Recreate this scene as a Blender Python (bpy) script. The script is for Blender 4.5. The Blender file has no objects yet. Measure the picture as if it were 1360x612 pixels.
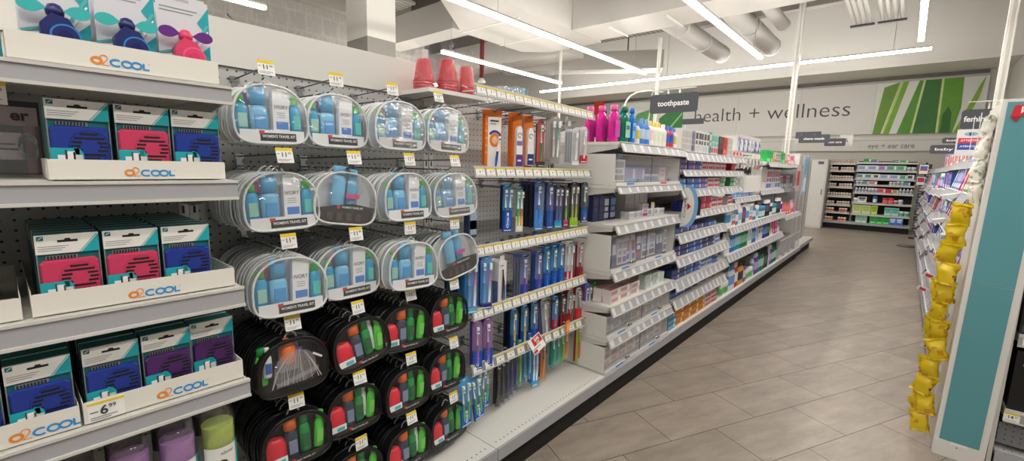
import bpy, math, random
from mathutils import Vector, Matrix
random.seed(7)
S = bpy.context.scene
COL = S.collection
H = 1.38                                   # camera height, metres
# ------------------------------------------------------------------ camera
FPX = 594.67
ax_, ay_, az_ = 0.1440, 0.7156, 0.0246
_Rx = Matrix(((1,0,0),(0,math.cos(ax_),-math.sin(ax_)),(0,math.sin(ax_),math.cos(ax_))))
_Ry = Matrix(((math.cos(ay_),0,math.sin(ay_)),(0,1,0),(-math.sin(ay_),0,math.cos(ay_))))
_Rz = Matrix(((math.cos(az_),-math.sin(az_),0),(math.sin(az_),math.cos(az_),0),(0,0,1)))
_R = _Rz @ _Rx @ _Ry                       # columns: world X, -Z, Y seen in the camera frame
CX = Vector((_R[0][0], _R[0][2], -_R[0][1]))
CY = Vector((_R[1][0], _R[1][2], -_R[1][1]))
CZ = Vector((_R[2][0], _R[2][2], -_R[2][1]))
cam = bpy.data.cameras.new('camera'); camo = bpy.data.objects.new('camera', cam); COL.objects.link(camo)
cam.sensor_fit = 'HORIZONTAL'; cam.sensor_width = 36; cam.lens = 36*FPX/1360; cam.clip_start = .02
_M = Matrix((CX, -CY, -CZ)).transposed().to_4x4(); _M.translation = Vector((0, 0, H))
camo.matrix_world = _M
S.camera = camo
def onX(px, py, X):                        # where the sight line of a pixel meets the plane x = X
    d = CX*((px-680)/FPX) + CY*((py-306)/FPX) + CZ
    t = X/d.x
    return d.y*t, d.z*t + H                # y, z
# ------------------------------------------------------------------ light and exposure
S.view_settings.view_transform = 'Standard'; S.view_settings.look = 'None'
S.view_settings.gamma = 1; S.view_settings.use_curve_mapping = False
S.view_settings.exposure = -0.12
W = bpy.data.worlds.new('world'); S.world = W; W.use_nodes = True
W.node_tree.nodes['Background'].inputs[0].default_value = (1.0, .965, .92, 1)
W.node_tree.nodes['Background'].inputs[1].default_value = .34
LAMP_W = 2.5 
CEIL_FILL = 3.2  # same, for the fill light added to brighten the ceiling
                             # watts per metre of lamp
LAMP_E = 52.0                               # brightness of the diffusers themselves
# ------------------------------------------------------------------ materials
def lin(h):
    h = h.lstrip('#'); o = []
    for i in (0, 2, 4):
        c = int(h[i:i+2], 16)/255
        o.append(c/12.92 if c <= .04045 else ((c+.055)/1.055)**2.4)
    return (*o, 1)
_mats = {}
def mat(hexc, rough=.5, metal=0., noise=0., nscale=8., name=None):
    k = (hexc, rough, metal, noise, nscale)
    if k in _mats: return _mats[k]
    m = bpy.data.materials.new(name or 'surface'); m.use_nodes = True
    nt = m.node_tree; p = nt.nodes['Principled BSDF']
    p.inputs['Roughness'].default_value = rough; p.inputs['Metallic'].default_value = metal
    c = lin(hexc); p.inputs['Base Color'].default_value = c
    if noise:
        tc = nt.nodes.new('ShaderNodeTexCoord'); n = nt.nodes.new('ShaderNodeTexNoise')
        n.inputs['Scale'].default_value = nscale; n.inputs['Detail'].default_value = 5
        mx = nt.nodes.new('ShaderNodeMix'); mx.data_type = 'RGBA'
        mx.inputs[6].default_value = tuple(v*(1-noise) for v in c[:3])+(1,)
        mx.inputs[7].default_value = tuple(min(1, v*(1+noise)) for v in c[:3])+(1,)
        nt.links.new(tc.outputs['Object'], n.inputs['Vector'])
        nt.links.new(n.outputs['Fac'], mx.inputs[0]); nt.links.new(mx.outputs[2], p.inputs['Base Color'])
    _mats[k] = m
    return m
def film(tint='#ffffff', body=.06, gloss=.10, rough=.12, name='clear_plastic', bump=0.):
    k = ('film', tint, body, gloss, rough, bump)
    if k in _mats: return _mats[k]
    m = bpy.data.materials.new(name); m.use_nodes = True; nt = m.node_tree
    nt.nodes.remove(nt.nodes['Principled BSDF']); out = nt.nodes['Material Output']
    t = nt.nodes.new('ShaderNodeBsdfTransparent'); t.inputs[0].default_value = lin(tint)
    d = nt.nodes.new('ShaderNodeBsdfDiffuse'); d.inputs[0].default_value = (.8, .8, .8, 1)
    g = nt.nodes.new('ShaderNodeBsdfGlossy'); g.inputs['Roughness'].default_value = rough
    a = nt.nodes.new('ShaderNodeMixShader'); a.inputs[0].default_value = body
    b = nt.nodes.new('ShaderNodeMixShader'); b.inputs[0].default_value = gloss
    nt.links.new(t.outputs[0], a.inputs[1]); nt.links.new(d.outputs[0], a.inputs[2])
    nt.links.new(a.outputs[0], b.inputs[1]); nt.links.new(g.outputs[0], b.inputs[2])
    if bump:
        n = nt.nodes.new('ShaderNodeTexNoise'); n.inputs['Scale'].default_value = 28; n.inputs['Detail'].default_value = 3
        tc = nt.nodes.new('ShaderNodeTexCoord'); nt.links.new(tc.outputs['Object'], n.inputs['Vector'])
        bp = nt.nodes.new('ShaderNodeBump'); bp.inputs['Strength'].default_value = bump; bp.inputs['Distance'].default_value = .02
        nt.links.new(n.outputs['Fac'], bp.inputs['Height']); nt.links.new(bp.outputs[0], g.inputs['Normal'])
    nt.links.new(b.outputs[0], out.inputs[0])
    _mats[k] = m
    return m
def glow(hexc, s):
    m = bpy.data.materials.new('lamp_light'); m.use_nodes = True; nt = m.node_tree
    nt.nodes.remove(nt.nodes['Principled BSDF']); e = nt.nodes.new('ShaderNodeEmission')
    e.inputs[0].default_value = lin(hexc); e.inputs[1].default_value = s
    nt.links.new(e.outputs[0], nt.nodes['Material Output'].inputs[0]); return m
def pegmat(hexc):                          # painted board with round holes every inch, in local x and z
    m = bpy.data.materials.new('pegboard'); m.use_nodes = True; nt = m.node_tree; p = nt.nodes['Principled BSDF']
    p.inputs['Roughness'].default_value = .55
    tc = nt.nodes.new('ShaderNodeTexCoord'); sp = nt.nodes.new('ShaderNodeSeparateXYZ'); nt.links.new(tc.outputs['Object'], sp.inputs[0])
    def mth(op, a, b=None):
        n = nt.nodes.new('ShaderNodeMath'); n.operation = op
        for i, v in ((0, a), (1, b)):
            if v is None: continue
            if isinstance(v, (int, float)): n.inputs[i].default_value = v
            else: nt.links.new(v, n.inputs[i])
        return n.outputs[0]
    sq = []
    for a in (sp.outputs[0], sp.outputs[2]):
        f = mth('SUBTRACT', mth('FRACT', mth('ADD', mth('DIVIDE', a, .0254), 100.5)), .5)
        sq.append(mth('MULTIPLY', f, f))
    hole = mth('LESS_THAN', mth('ADD', sq[0], sq[1]), .125*.125)
    mx = nt.nodes.new('ShaderNodeMix'); mx.data_type = 'RGBA'
    mx.inputs[6].default_value = lin(hexc); mx.inputs[7].default_value = lin('#3a3a3a')
    nt.links.new(hole, mx.inputs[0]); nt.links.new(mx.outputs[2], p.inputs['Base Color'])
    return m
WHITE = mat('#d9d7d0', .45); STEEL = mat('#cfcdc6', .42); OFF = mat('#e2e0d9', .5)
GREY = mat('#9a9a9c', .5); DARK = mat('#2b2c2f', .6); BLACK = mat('#0d0d0e', .55); WIRE = mat('#55585a', .3, .8)
CHROME = mat('#b9bcbd', .2, .9); RAILG = mat('#a8a8ab', .45); TICK = mat('#f1f0ec', .6); YEL = mat('#e7c928', .6)
INK = mat('#3a3a3c', .7); PEG = pegmat('#b4b4b1'); KICK = mat('#1d1c1b', .8)
CLEAR = film(body=.05, gloss=.07); MILK = film(body=.34, gloss=.10, name='milky_plastic'); CRINK = film(body=.13, gloss=.24, rough=.18, bump=1.0, name='crinkled_film')
FILMB = film(body=.04, gloss=.11, rough=.1, bump=.7, name='bag_front_film')
FILMM = film(body=.01, gloss=.05, rough=.08, bump=.7, name='bag_front_film')
ACRY = film(body=.10, gloss=.06, rough=.05, name='acrylic')
# ------------------------------------------------------------------ mesh builder (local frame: x right, -y front, z up)
class MB:
    def __init__(s): s.v = []; s.f = []; s.m = []; s.sm = []; s.mats = []
    def mi(s, m):
        if m not in s.mats: s.mats.append(m)
        return s.mats.index(m)
    def face(s, idx, m, smooth=False): s.f.append(idx); s.m.append(s.mi(m)); s.sm.append(smooth)
    def quad(s, pts, m):
        n = len(s.v); s.v += [tuple(p) for p in pts]; s.face(list(range(n, n+len(pts))), m); return s
    def box(s, x0, x1, y0, y1, z0, z1, m):
        n = len(s.v); s.v += [(x, y, z) for x in (x0, x1) for y in (y0, y1) for z in (z0, z1)]
        for q in ((0,1,3,2), (4,6,7,5), (0,4,5,1), (2,3,7,6), (0,2,6,4), (1,5,7,3)): s.face([n+i for i in q], m)
        return s
    def front(s, x0, x1, z0, z1, y, m, t=.0006):       # a thin printed patch on a front face at depth y
        return s.box(x0, x1, y-t, y+.0002, z0, z1, m)
    def prism(s, poly, a, b, m, axis='y', smooth=False):
        n = len(s.v); k = len(poly)
        P = {'y': lambda p, d: (p[0], d, p[1]), 'x': lambda p, d: (d, p[0], p[1]), 'z': lambda p, d: (p[0], p[1], d)}[axis]
        s.v += [P(p, a) for p in poly]+[P(p, b) for p in poly]
        s.face([n+i for i in range(k)], m); s.face([n+k+i for i in reversed(range(k))], m)
        for i in range(k): s.face([n+i, n+(i+1) % k, n+k+(i+1) % k, n+k+i], m, smooth)
        return s
    def tube(s, pts, r, m, n=6, closed=False):
        pts = [Vector(p) for p in pts]; k = len(pts); base = len(s.v); up = Vector((0, 0, 1))
        for i, p in enumerate(pts):
            if closed: t = pts[(i+1) % k]-pts[i-1]
            else: t = pts[min(i+1, k-1)]-pts[max(i-1, 0)]
            t.normalize(); u = t.cross(up)
            if u.length < .05: u = t.cross(Vector((0, 1, 0)))
            u.normalize(); w = t.cross(u); rr = r[i] if isinstance(r, (list, tuple)) else r
            for j in range(n):
                a = 2*math.pi*j/n; s.v.append(tuple(p+u*(rr*math.cos(a))+w*(rr*math.sin(a))))
        for i in range(k if closed else k-1):
            i2 = (i+1) % k
            for j in range(n): s.face([base+i*n+j, base+i*n+(j+1) % n, base+i2*n+(j+1) % n, base+i2*n+j], m, True)
        if not closed:
            s.face([base+j for j in range(n)], m); s.face([base+(k-1)*n+j for j in reversed(range(n))], m)
        return s
    def lathe(s, prof, m, cx=0, cy=0, n=14, sx=1., sy=1.):   # prof: (radius, z[, material])
        base = len(s.v)
        for q in prof:
            for j in range(n):
                a = 2*math.pi*j/n; s.v.append((cx+q[0]*sx*math.cos(a), cy+q[0]*sy*math.sin(a), q[1]))
        for i in range(len(prof)-1):
            mm = prof[i][2] if len(prof[i]) > 2 else m
            for j in range(n): s.face([base+i*n+j, base+i*n+(j+1) % n, base+(i+1)*n+(j+1) % n, base+(i+1)*n+j], mm, True)
        s.face([base+j for j in reversed(range(n))], m); s.face([base+(len(prof)-1)*n+j for j in range(n)], prof[-2][2] if len(prof[-2]) > 2 else m)
        return s
    def ribbon(s, pts, w, y, m, closed=False, t=.0008):      # flat stroke in the xz plane, for drawn marks
        P = [Vector(p) for p in pts]
        Q = [P[0]]
        for p in P[1:]:
            if (p-Q[-1]).length > 1e-7: Q.append(p)
        if len(Q) > 2 and (Q[0]-Q[-1]).length < 1e-6: Q.pop(); closed = True
        k = len(Q); n = len(s.v)
        for i, p in enumerate(Q):
            a = Q[i-1] if (closed or i) else None; c = Q[(i+1) % k] if (closed or i < k-1) else None
            d1 = (p-a).normalized() if a is not None else (c-p).normalized(); d2 = (c-p).normalized() if c is not None else d1
            nn = Vector((-(d1.y+d2.y), d1.x+d2.x))
            if nn.length < .1: nn = Vector((-d1.y, d1.x))
            nn.normalize(); L = w/2/max(.5, abs(nn.dot(Vector((-d1.y, d1.x)))))
            for sg in (1, -1): s.v.append((p.x+nn.x*L*sg, y-t, p.y+nn.y*L*sg))
        for i in range(k if closed else k-1):
            i2 = (i+1) % k; s.face([n+2*i, n+2*i+1, n+2*i2+1, n+2*i2], m)
        return s
    def add(s, other, M=None):
        n = len(s.v); s.v += [tuple(M @ Vector(p)) if M else p for p in other.v]
        for f, mi, sm in zip(other.f, other.m, other.sm): s.face([n+i for i in f], other.mats[mi], sm)
        return s
    def mesh(s, name='mesh'):
        me = bpy.data.meshes.new(name); me.from_pydata(s.v, [], s.f)
        for m in s.mats: me.materials.append(m)
        me.polygons.foreach_set('material_index', s.m); me.polygons.foreach_set('use_smooth', s.sm); me.update()
        return me
T = Matrix.Translation
def RZ(a): return Matrix.Rotation(a, 4, 'Z')
def RX(a): return Matrix.Rotation(a, 4, 'X')
def RY(a): return Matrix.Rotation(a, 4, 'Y')
_txt = {}
def text(st, size, m, y=0., x=0., z=0., bold=0., rot=0., align='CENTER', sx=1., shear=0., width=None):
    k = (st, bold, align, shear)
    if k not in _txt:
        c = bpy.data.curves.new('text', 'FONT'); c.body = st; c.size = 1; c.align_x = align; c.align_y = 'CENTER'
        c.offset = bold; c.shear = shear; c.resolution_u = 3
        o = bpy.data.objects.new('text', c); COL.objects.link(o)
        bpy.context.view_layer.update()
        me = bpy.data.meshes.new_from_object(o.evaluated_get(bpy.context.evaluated_depsgraph_get()))
        _txt[k] = ([tuple(v.co) for v in me.vertices], [list(p.vertices) for p in me.polygons])
        bpy.data.objects.remove(o); bpy.data.meshes.remove(me); bpy.data.curves.remove(c)
    vs, fs = _txt[k]; b = MB()
    if width: sx = width/(size*(max(v[0] for v in vs)-min(v[0] for v in vs)))
    ca, sa = math.cos(rot), math.sin(rot)
    for v in vs:
        px, pz = v[0]*size*sx, v[1]*size
        b.v.append((x+px*ca-pz*sa, y-.0009, z+px*sa+pz*ca))
    for f in fs: b.face(f, m)
    return b
# ------------------------------------------------------------------ objects
LAB = {}
def raw(name, me, parent=None):
    o = bpy.data.objects.new(name, me); COL.objects.link(o)
    if parent is not None: o.parent = parent
    return o
def parts_under(root, parts):
    for p in parts:                        # (name, mesh, [children], label)
        c = raw(p[0], p[1], root)
        if len(p) > 3 and p[3]: c['label'] = p[3]
        for q in (p[2] if len(p) > 2 else []): 
            g = raw(q[0], q[1], c)
            if len(q) > 3 and q[3]: g['label'] = q[3]
def put(name, spec, loc, rz=0., label='', cat='', group=None, tilt=None):
    me = spec if isinstance(spec, bpy.types.Mesh) else None
    o = raw(name, me); o.location = loc; o.rotation_euler = (tilt[0] if tilt else 0, tilt[1] if tilt else 0, rz)
    if me is None: parts_under(o, spec)
    o['label'] = label; o['category'] = cat
    if group: o['group'] = group
    return o
def struct(name, me, loc=(0, 0, 0), rz=0.):
    o = raw(name, me); o.location = loc; o.rotation_euler = (0, 0, rz); o['kind'] = 'structure'; return o
L90 = math.pi/2
ORD = ['first', 'second', 'third', 'fourth', 'fifth', 'sixth', 'seventh', 'eighth', 'ninth', 'tenth', 'eleventh', 'twelfth', 'thirteenth', 'fourteenth', 'fifteenth', 'sixteenth', 'seventeenth', 'eighteenth', 'nineteenth', 'twentieth']
# ================================================================== the setting
WALLY = 14.35
L90_ = math.pi/2
def floor_mat():
    m = bpy.data.materials.new('stone_tile'); m.use_nodes = True; nt = m.node_tree; p = nt.nodes['Principled BSDF']; N = nt.nodes.new; LK = nt.links.new
    tc = N('ShaderNodeTexCoord'); mp = N('ShaderNodeMapping'); mp.vector_type = 'POINT'
    th = math.radians(64.6); p0 = Vector((-.900, 2.565)); u = Vector((math.cos(th), math.sin(th))); v = Vector((-math.sin(th), math.cos(th)))
    mp.inputs['Rotation'].default_value = (0, 0, -th); mp.inputs['Location'].default_value = (-p0.dot(u)+61, -p0.dot(v)+.305*41, 0)
    LK(tc.outputs['Object'], mp.inputs[0])
    b = N('ShaderNodeTexBrick'); b.offset = .5; b.offset_frequency = 2; b.squash = 1; b.squash_frequency = 2
    for k, val in (('Scale', 1), ('Mortar Size', .0022), ('Mortar Smooth', .1), ('Bias', 0), ('Brick Width', .61), ('Row Height', .305)): b.inputs[k].default_value = val
    b.inputs['Color1'].default_value = lin('#a3968a'); b.inputs['Color2'].default_value = lin('#978c81'); b.inputs['Mortar'].default_value = lin('#443e38')
    LK(mp.outputs[0], b.inputs[0])
    n1 = N('ShaderNodeTexNoise'); n1.inputs['Scale'].default_value = 7; n1.inputs['Detail'].default_value = 9; n1.inputs['Roughness'].default_value = .65
    sc = N('ShaderNodeMapping'); sc.inputs['Scale'].default_value = (.5, 1.7, 1); LK(mp.outputs[0], sc.inputs[0]); LK(sc.outputs[0], n1.inputs['Vector'])
    cr = N('ShaderNodeValToRGB'); cr.color_ramp.elements[0].position = .32; cr.color_ramp.elements[0].color = (.74, .73, .72, 1); cr.color_ramp.elements[1].position = .66; cr.color_ramp.elements[1].color = (1.1, 1.1, 1.1, 1)
    LK(n1.outputs['Fac'], cr.inputs[0])
    mx = N('ShaderNodeMix'); mx.data_type = 'RGBA'; mx.blend_type = 'MULTIPLY'; mx.inputs[0].default_value = 1
    LK(b.outputs['Color'], mx.inputs[6]); LK(cr.outputs[0], mx.inputs[7]); LK(mx.outputs[2], p.inputs['Base Color'])
    n2 = N('ShaderNodeTexNoise'); n2.inputs['Scale'].default_value = 60; n2.inputs['Detail'].default_value = 4; LK(mp.outputs[0], n2.inputs['Vector'])
    mr = N('ShaderNodeMapRange'); mr.inputs['To Min'].default_value = .30; mr.inputs['To Max'].default_value = .48; LK(n1.outputs['Fac'], mr.inputs['Value']); LK(mr.outputs[0], p.inputs['Roughness'])
    bp = N('ShaderNodeBump'); bp.inputs['Strength'].default_value = .12; bp.inputs['Distance'].default_value = .01; LK(n2.outputs['Fac'], bp.inputs['Height']); LK(bp.outputs[0], p.inputs['Normal'])
    p.inputs['Specular IOR Level'].default_value = .45
    return m
struct('floor', MB().box(-14, 6, -6, 14.6, -.06, 0, floor_mat()).mesh())
WALLM = mat('#b3b0a8', .7, noise=.03, nscale=1.5); WALL2 = mat('#c9c7c0', .7, noise=.02, nscale=1.5)
struct('wall_back', MB().box(-14, 6, WALLY, WALLY+.2, 0, 5.3, WALLM).mesh())
struct('wall_right', MB().box(1.42, 1.6, 3.9, WALLY-.002, 0, 5.3, WALL2).mesh())
struct('wall_soffit', MB().box(-14, 1.418, 13.05, WALLY-.002, 3.70, 5.3, mat('#e3e1db', .6)).mesh())
struct('trim_back', MB().box(-14, 1.1, WALLY-.05, WALLY-.001, 3.62, 3.69, mat('#5d5a55', .6)).mesh())
def pattern_mat():
    m = bpy.data.materials.new('letter_tile_wallpaper'); m.use_nodes = True; nt = m.node_tree; p = nt.nodes['Principled BSDF']; N = nt.nodes.new; LK = nt.links.new
    tc = N('ShaderNodeTexCoord'); mp = N('ShaderNodeMapping'); mp.inputs['Rotation'].default_value = (0, -L90, 0); mp.inputs['Rotation'].default_value = (L90, 0, L90)
    sp = N('ShaderNodeSeparateXYZ'); cb = N('ShaderNodeCombineXYZ'); LK(tc.outputs['Object'], sp.inputs[0]); LK(sp.outputs[1], cb.inputs[0]); LK(sp.outputs[2], cb.inputs[1])
    b = N('ShaderNodeTexBrick'); b.offset = .3
    for k, v in (('Scale', 1), ('Mortar Size', .03), ('Brick Width', .34), ('Row Height', .36)): b.inputs[k].default_value = v
    LK(cb.outputs[0], b.inputs[0]); b.inputs['Color1'].default_value = lin('#a9a6a0'); b.inputs['Color2'].default_value = lin('#a3a09a'); b.inputs['Mortar'].default_value = lin('#aeaba5')
    LK(b.outputs['Color'], p.inputs['Base Color']); p.inputs['Roughness'].default_value = .7
    return m
wl = MB().box(-9.75, -9.5, -4, 7.4, 0, 4.49, pattern_mat()); lt = MB(); rw_ = random.Random(3)
for i_ in range(16):
    for j_ in range(6):
        tt = text(rw_.choice('AERSDGPBQRMNHKU'), .34, mat('#bbb8b2', .7), y=0, x=1.6+i_*.36, z=2.5+j_*.36, bold=-.03)
        wl.add(tt, T((-9.499, 0, 0)) @ RZ(L90_))
struct('wall_left', wl.mesh())
struct('wall_left_upper', MB().box(-9.75, -9.3, -4, 7.4, 4.492, 5.3, WALLM).mesh())
def deck_mat():
    m = bpy.data.materials.new('corrugated_deck'); m.use_nodes = True; nt = m.node_tree; p = nt.nodes['Principled BSDF']
    w = nt.nodes.new('ShaderNodeTexWave'); w.bands_direction = 'X'; w.inputs['Scale'].default_value = 2.2; w.inputs['Distortion'].default_value = 0
    tc = nt.nodes.new('ShaderNodeTexCoord'); nt.links.new(tc.outputs['Object'], w.inputs['Vector'])
    r = nt.nodes.new('ShaderNodeValToRGB'); r.color_ramp.elements[0].color = lin('#7d7975'); r.color_ramp.elements[1].color = lin('#aeaaa4')
    nt.links.new(w.outputs['Fac'], r.inputs[0]); nt.links.new(r.outputs[0], p.inputs['Base Color']); p.inputs['Roughness'].default_value = .8
    return m
struct('ceiling', MB().box(-14, 6, -6, 14.6, 5.3, 5.45, deck_mat()).mesh())
# square column behind the near shelving
struct('trim_column', MB().box(-6.56, -6.0, 3.66, 4.13, 0, 3.16, mat('#8b8882', .6)).box(-6.562, -5.998, 3.658, 4.132, 3.16, 5.3, mat('#dad8d2', .6)).mesh())
# ---- pendant lamps
DIFF = glow('#fffaf2', LAMP_E)
def lamp(x, y, length, label, along='y', z=3.3):
    L = length/2
    h = MB().box(-L, L, -.032, .032, .012, .040, mat('#c2bfb8', .5)); d = MB().box(-L+.002, L-.002, -.030, .030, -.028, .0115, DIFF)
    wires = MB()
    for q in (-L*.88, -L*.1, L*.88):
        wx, wy = (x, y+q) if along == 'y' else (x+q, y); top = 5.29
        for (a0, a1, b0, b1) in ((-6.85, -4.98, 4.1, 8.4), (-5.0, 1.42, 7.28, 8.27), (-14, -6, 8.58, 9.32), (-9.25, -6.8, 5.98, 6.52)):
            if a0 < wx < a1 and b0 < wy < b1: top = 3.875
        wires.tube([(q, 0, .04), (q, 0, top-z)], .004, mat('#8d8a84', .5), n=4)
    o = put('linear_pendant_lamp', [('housing', h.mesh()), ('diffuser', d.mesh()), ('suspension_wire', wires.mesh(), [])], (x, y, z), L90 if along == 'y' else 0, label, 'ceiling lamp', 'white linear pendant lamps')
    a = bpy.data.lights.new('lamp_light', 'AREA'); a.shape = 'RECTANGLE'; a.size = length; a.size_y = .06; a.energy = LAMP_W*length; a.color = (1, .965, .92)
    ao = raw('lamp_light', a, o); ao.location = (0, 0, -.034)
    u = bpy.data.lights.new('ceiling_fill_light', 'AREA'); u.shape = 'RECTANGLE'; u.size = length; u.size_y = .06; u.energy = CEIL_FILL*length; u.color = (1, .965, .92)  # added fill on every lamp, aimed up to brighten ceiling and ducts
    uo = raw('ceiling_fill_light', u, o); uo.location = (0, 0, .046); uo.rotation_euler = (math.pi, 0, 0)
for x, y0, y1, lb in ((-4.23, .9, 8.86, 'long white linear lamp running over the shaving kits, the longest one in view'),
                      (-6.27, 5.26, 8.8, 'white linear lamp behind the bagged red cups'),
                      (-2.09, .9, 8.74, 'white linear lamp running down to the pipe above the toothpaste sign'),
                      (-.065, 2.6, 8.85, 'white linear lamp ending above the right end of the crosswise lamp'),
                      (-6.4, -1.2, 2.46, 'white linear lamp end at the upper left above the header panel'),
                      (-8.95, 5.0, 8.58, 'short glimpse of white lamp beside the wrapped red cups')):
    lamp(x, (y0+y1)/2, y1-y0, lb)
lamp(-4.44, 11.5, 9.04, 'long white lamp hung crosswise before the health and wellness wall', along='x', z=3.70)
for x, y in ((-4.23, -3), (-2.09, -3), (-.065, -2), (.9, 1.2)): lamp(x, y, 4.0, 'white linear lamp over the aisle behind the viewer')
# ---- ducts, pipes, conduits
DUCT = mat('#c2bfb9', .55, noise=.02, nscale=2); PIPE = mat('#c8c5bf', .5); JOINT = mat('#dcdad5', .5)
poly = [(-5.0, 4.2), (-5.5, 4.45), (-6.8, 6.2), (-6.8, 8.0), (-6.3, 8.38), (-5.0, 8.38)]
b = MB().prism(poly, 3.9, 4.55, DUCT, 'z')
for ya in (6.15, 7.28): b.box(-6.81, -5.3, ya, ya+.035, 3.885, 3.9, JOINT)
put('air_duct', b.mesh(), (0, 0, 0), 0, 'broad white sheet metal duct over the long lamp with a cut corner', 'duct')
b = MB().box(-4.99, 1.4, 7.3, 8.2, 3.9, 4.62, DUCT)
for xa in (-4.35, -3.3): b.box(xa, xa+.035, 7.5, 8.25, 3.88, 3.9, JOINT)
put('air_duct', b.mesh(), (0, 0, 0), 0, 'wide white duct crossing the ceiling above the toothpaste sign', 'duct')
def tubeobj(name, pts, r, lb, cat, m=PIPE, n=14, extra=None):
    b = MB().tube(pts, r, m, n)
    if extra: extra(b)
    return put(name, b.mesh(), (0, 0, 0), 0, lb, cat)
def crings(x, z, r, ys):
    def f(b):
        for y in ys: b.tube([(x, y, z), (x, y+.05, z)], r+.015, JOINT, 14)
    return f
tubeobj('round_duct', [(-3.62, 8.27, 4.1), (-3.62, 11.6, 4.1)], .19, 'fat round white pipe ending above the crosswise lamp, left of the tall pole', 'duct', extra=crings(-3.62, 4.1, .19, (8.9, 10.2, 11.5)))
tubeobj('round_duct', [(-2.05, 8.27, 4.1), (-2.05, 10.0, 4.1)], .11, 'thinner round white pipe right above the end of the middle lamp', 'duct', extra=crings(-2.05, 4.1, .11, (9.9,)))
tubeobj('round_duct', [(-2.56, 8.27, 4.1), (-2.56, 11.5, 4.1)], .19, 'round white pipe just right of the middle lamp end', 'duct', extra=crings(-2.56, 4.1, .19, (9.6, 11.4)))
put('duct_branch', MB().box(-14, -6.0, 8.6, 9.3, 3.9, 4.5, DUCT).mesh(), (0, 0, 0), 0, 'white rectangular duct behind the shorter lamp, above the bagged cups', 'duct')
put('duct_branch', MB().box(-9.25, -6.83, 6.0, 6.5, 3.95, 4.5, DUCT).mesh(), (0, 0, 0), 0, 'white duct reaching left from the cut corner duct to the column', 'duct')
o = put('duct_branch', MB().box(-2.1, 2.1, -.28, .28, 0, .45, DUCT).box(-1.2, -1.17, -.02, .02, .45, 1.395, WIRE).box(1.2, 1.23, -.02, .02, .45, 1.395, WIRE).mesh(), (-6.9, 10.55, 3.9), math.radians(28), 'slanting white duct between the two lamp ends, near the far wall', 'duct')
put('ceiling_beam', MB().box(-4.2, 1.4, 10.3, 10.5, 4.45, 4.75, DUCT).box(-6, 1.4, 9.1, 9.22, 4.5, 4.56, PIPE).mesh(), (0, 0, 0), 0, 'thin white beam across the ceiling behind the conduits', 'beam')
for gi, (xs, lb) in enumerate((((-.93, -.87, -.80, -.73), 'left bundle of four parallel conduit pipes on the ceiling, near the top edge'), ((-.57, -.49, -.41, -.33), 'right bundle of four parallel conduit pipes on the ceiling, beside the rightmost lamp'))):
    parts = []
    for x in xs: parts.append(('conduit', MB().tube([(x, 4, 3.85), (x, 9.68, 3.85)], .026, PIPE, 8).mesh()))
    parts.append(('clamp_bar', MB().box(xs[0]-.06, xs[-1]+.06, 9.6, 9.66, 3.79, 3.82, WIRE).mesh()))
    put('conduit_bundle', parts, (0, 0, 0), 0, lb, 'pipes')
b = MB()
for i in range(9): b.box(-12, -6.9, 3.0+i*.55, 3.12+i*.55, 4.95, 5.2, mat('#8f8c87', .7))
for i in range(8): b.box(-8.9+i*.12, -8.84+i*.12, 2.5, 6.0, 4.6, 4.66, DUCT)
put('roof_joists', b.mesh(), (0, 0, 0), 0, 'grey steel joists and slats in the dark open ceiling beside the column', 'ceiling joists')
b = MB()
for i in range(5): b.box(-5.4, 1.3, 3.6+i*.7, 3.7+i*.7, 5.0, 5.2, mat('#8f8c87', .7))
put('roof_joists', b.mesh(), (0, 0, 0), 0, 'grey steel joists in the open ceiling above the wide crossing duct', 'ceiling joists')
tubeobj('sprinkler_pipe', [(-9.2, 5.2, 4.75), (-5.6, 5.9, 4.75)], .035, 'dark red sprinkler pipe in the open ceiling beside the column', 'pipe', mat('#6d3230', .5), 8)
tubeobj('sprinkler_pipe', [(-5.4, 5.3, 4.85), (1.3, 6.6, 4.85)], .035, 'dark red sprinkler pipe above the crossing duct', 'pipe', mat('#6d3230', .5), 8)
put('sprinkler_drop', [('drop_pipe', MB().tube([(-7.6, 7.55, 3.35), (-7.6, 7.55, 4.9)], .05, mat('#74302e', .5), 8).mesh()), ('sprinkler_head', MB().lathe([(.03, 3.22), (.09, 3.24), (.09, 3.28), (.04, 3.35)], WHITE, -7.6, 7.55).mesh())], (0, 0, 0), 0, 'dark red drop pipe with white head hanging above the bagged cups', 'sprinkler')
for x, y, w, zt, lb in ((-6.0, 8.4, .021, 3.9, 'thin white pole standing behind the grey toothbrush packs'), (-3.9, 8.75, .028, 3.9, 'white pole behind the toothpaste sign'),
                        (-1.62, 9.12, .042, 5.29, 'tall white pole rising past the word wellness'), (.75, 8.3, .04, 5.29, 'white pole rising behind the feminine sign at the right')):
    z0 = 0 if x < -3 else 1.6
    put('power_pole', MB().box(-w, w, -w, w, z0, zt, WHITE).box(-w*.35, w*.35, -w-.004, -w, z0, zt, mat('#b9b7b1', .5)).mesh(), (x, y, 0), 0, lb, 'pole')
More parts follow.
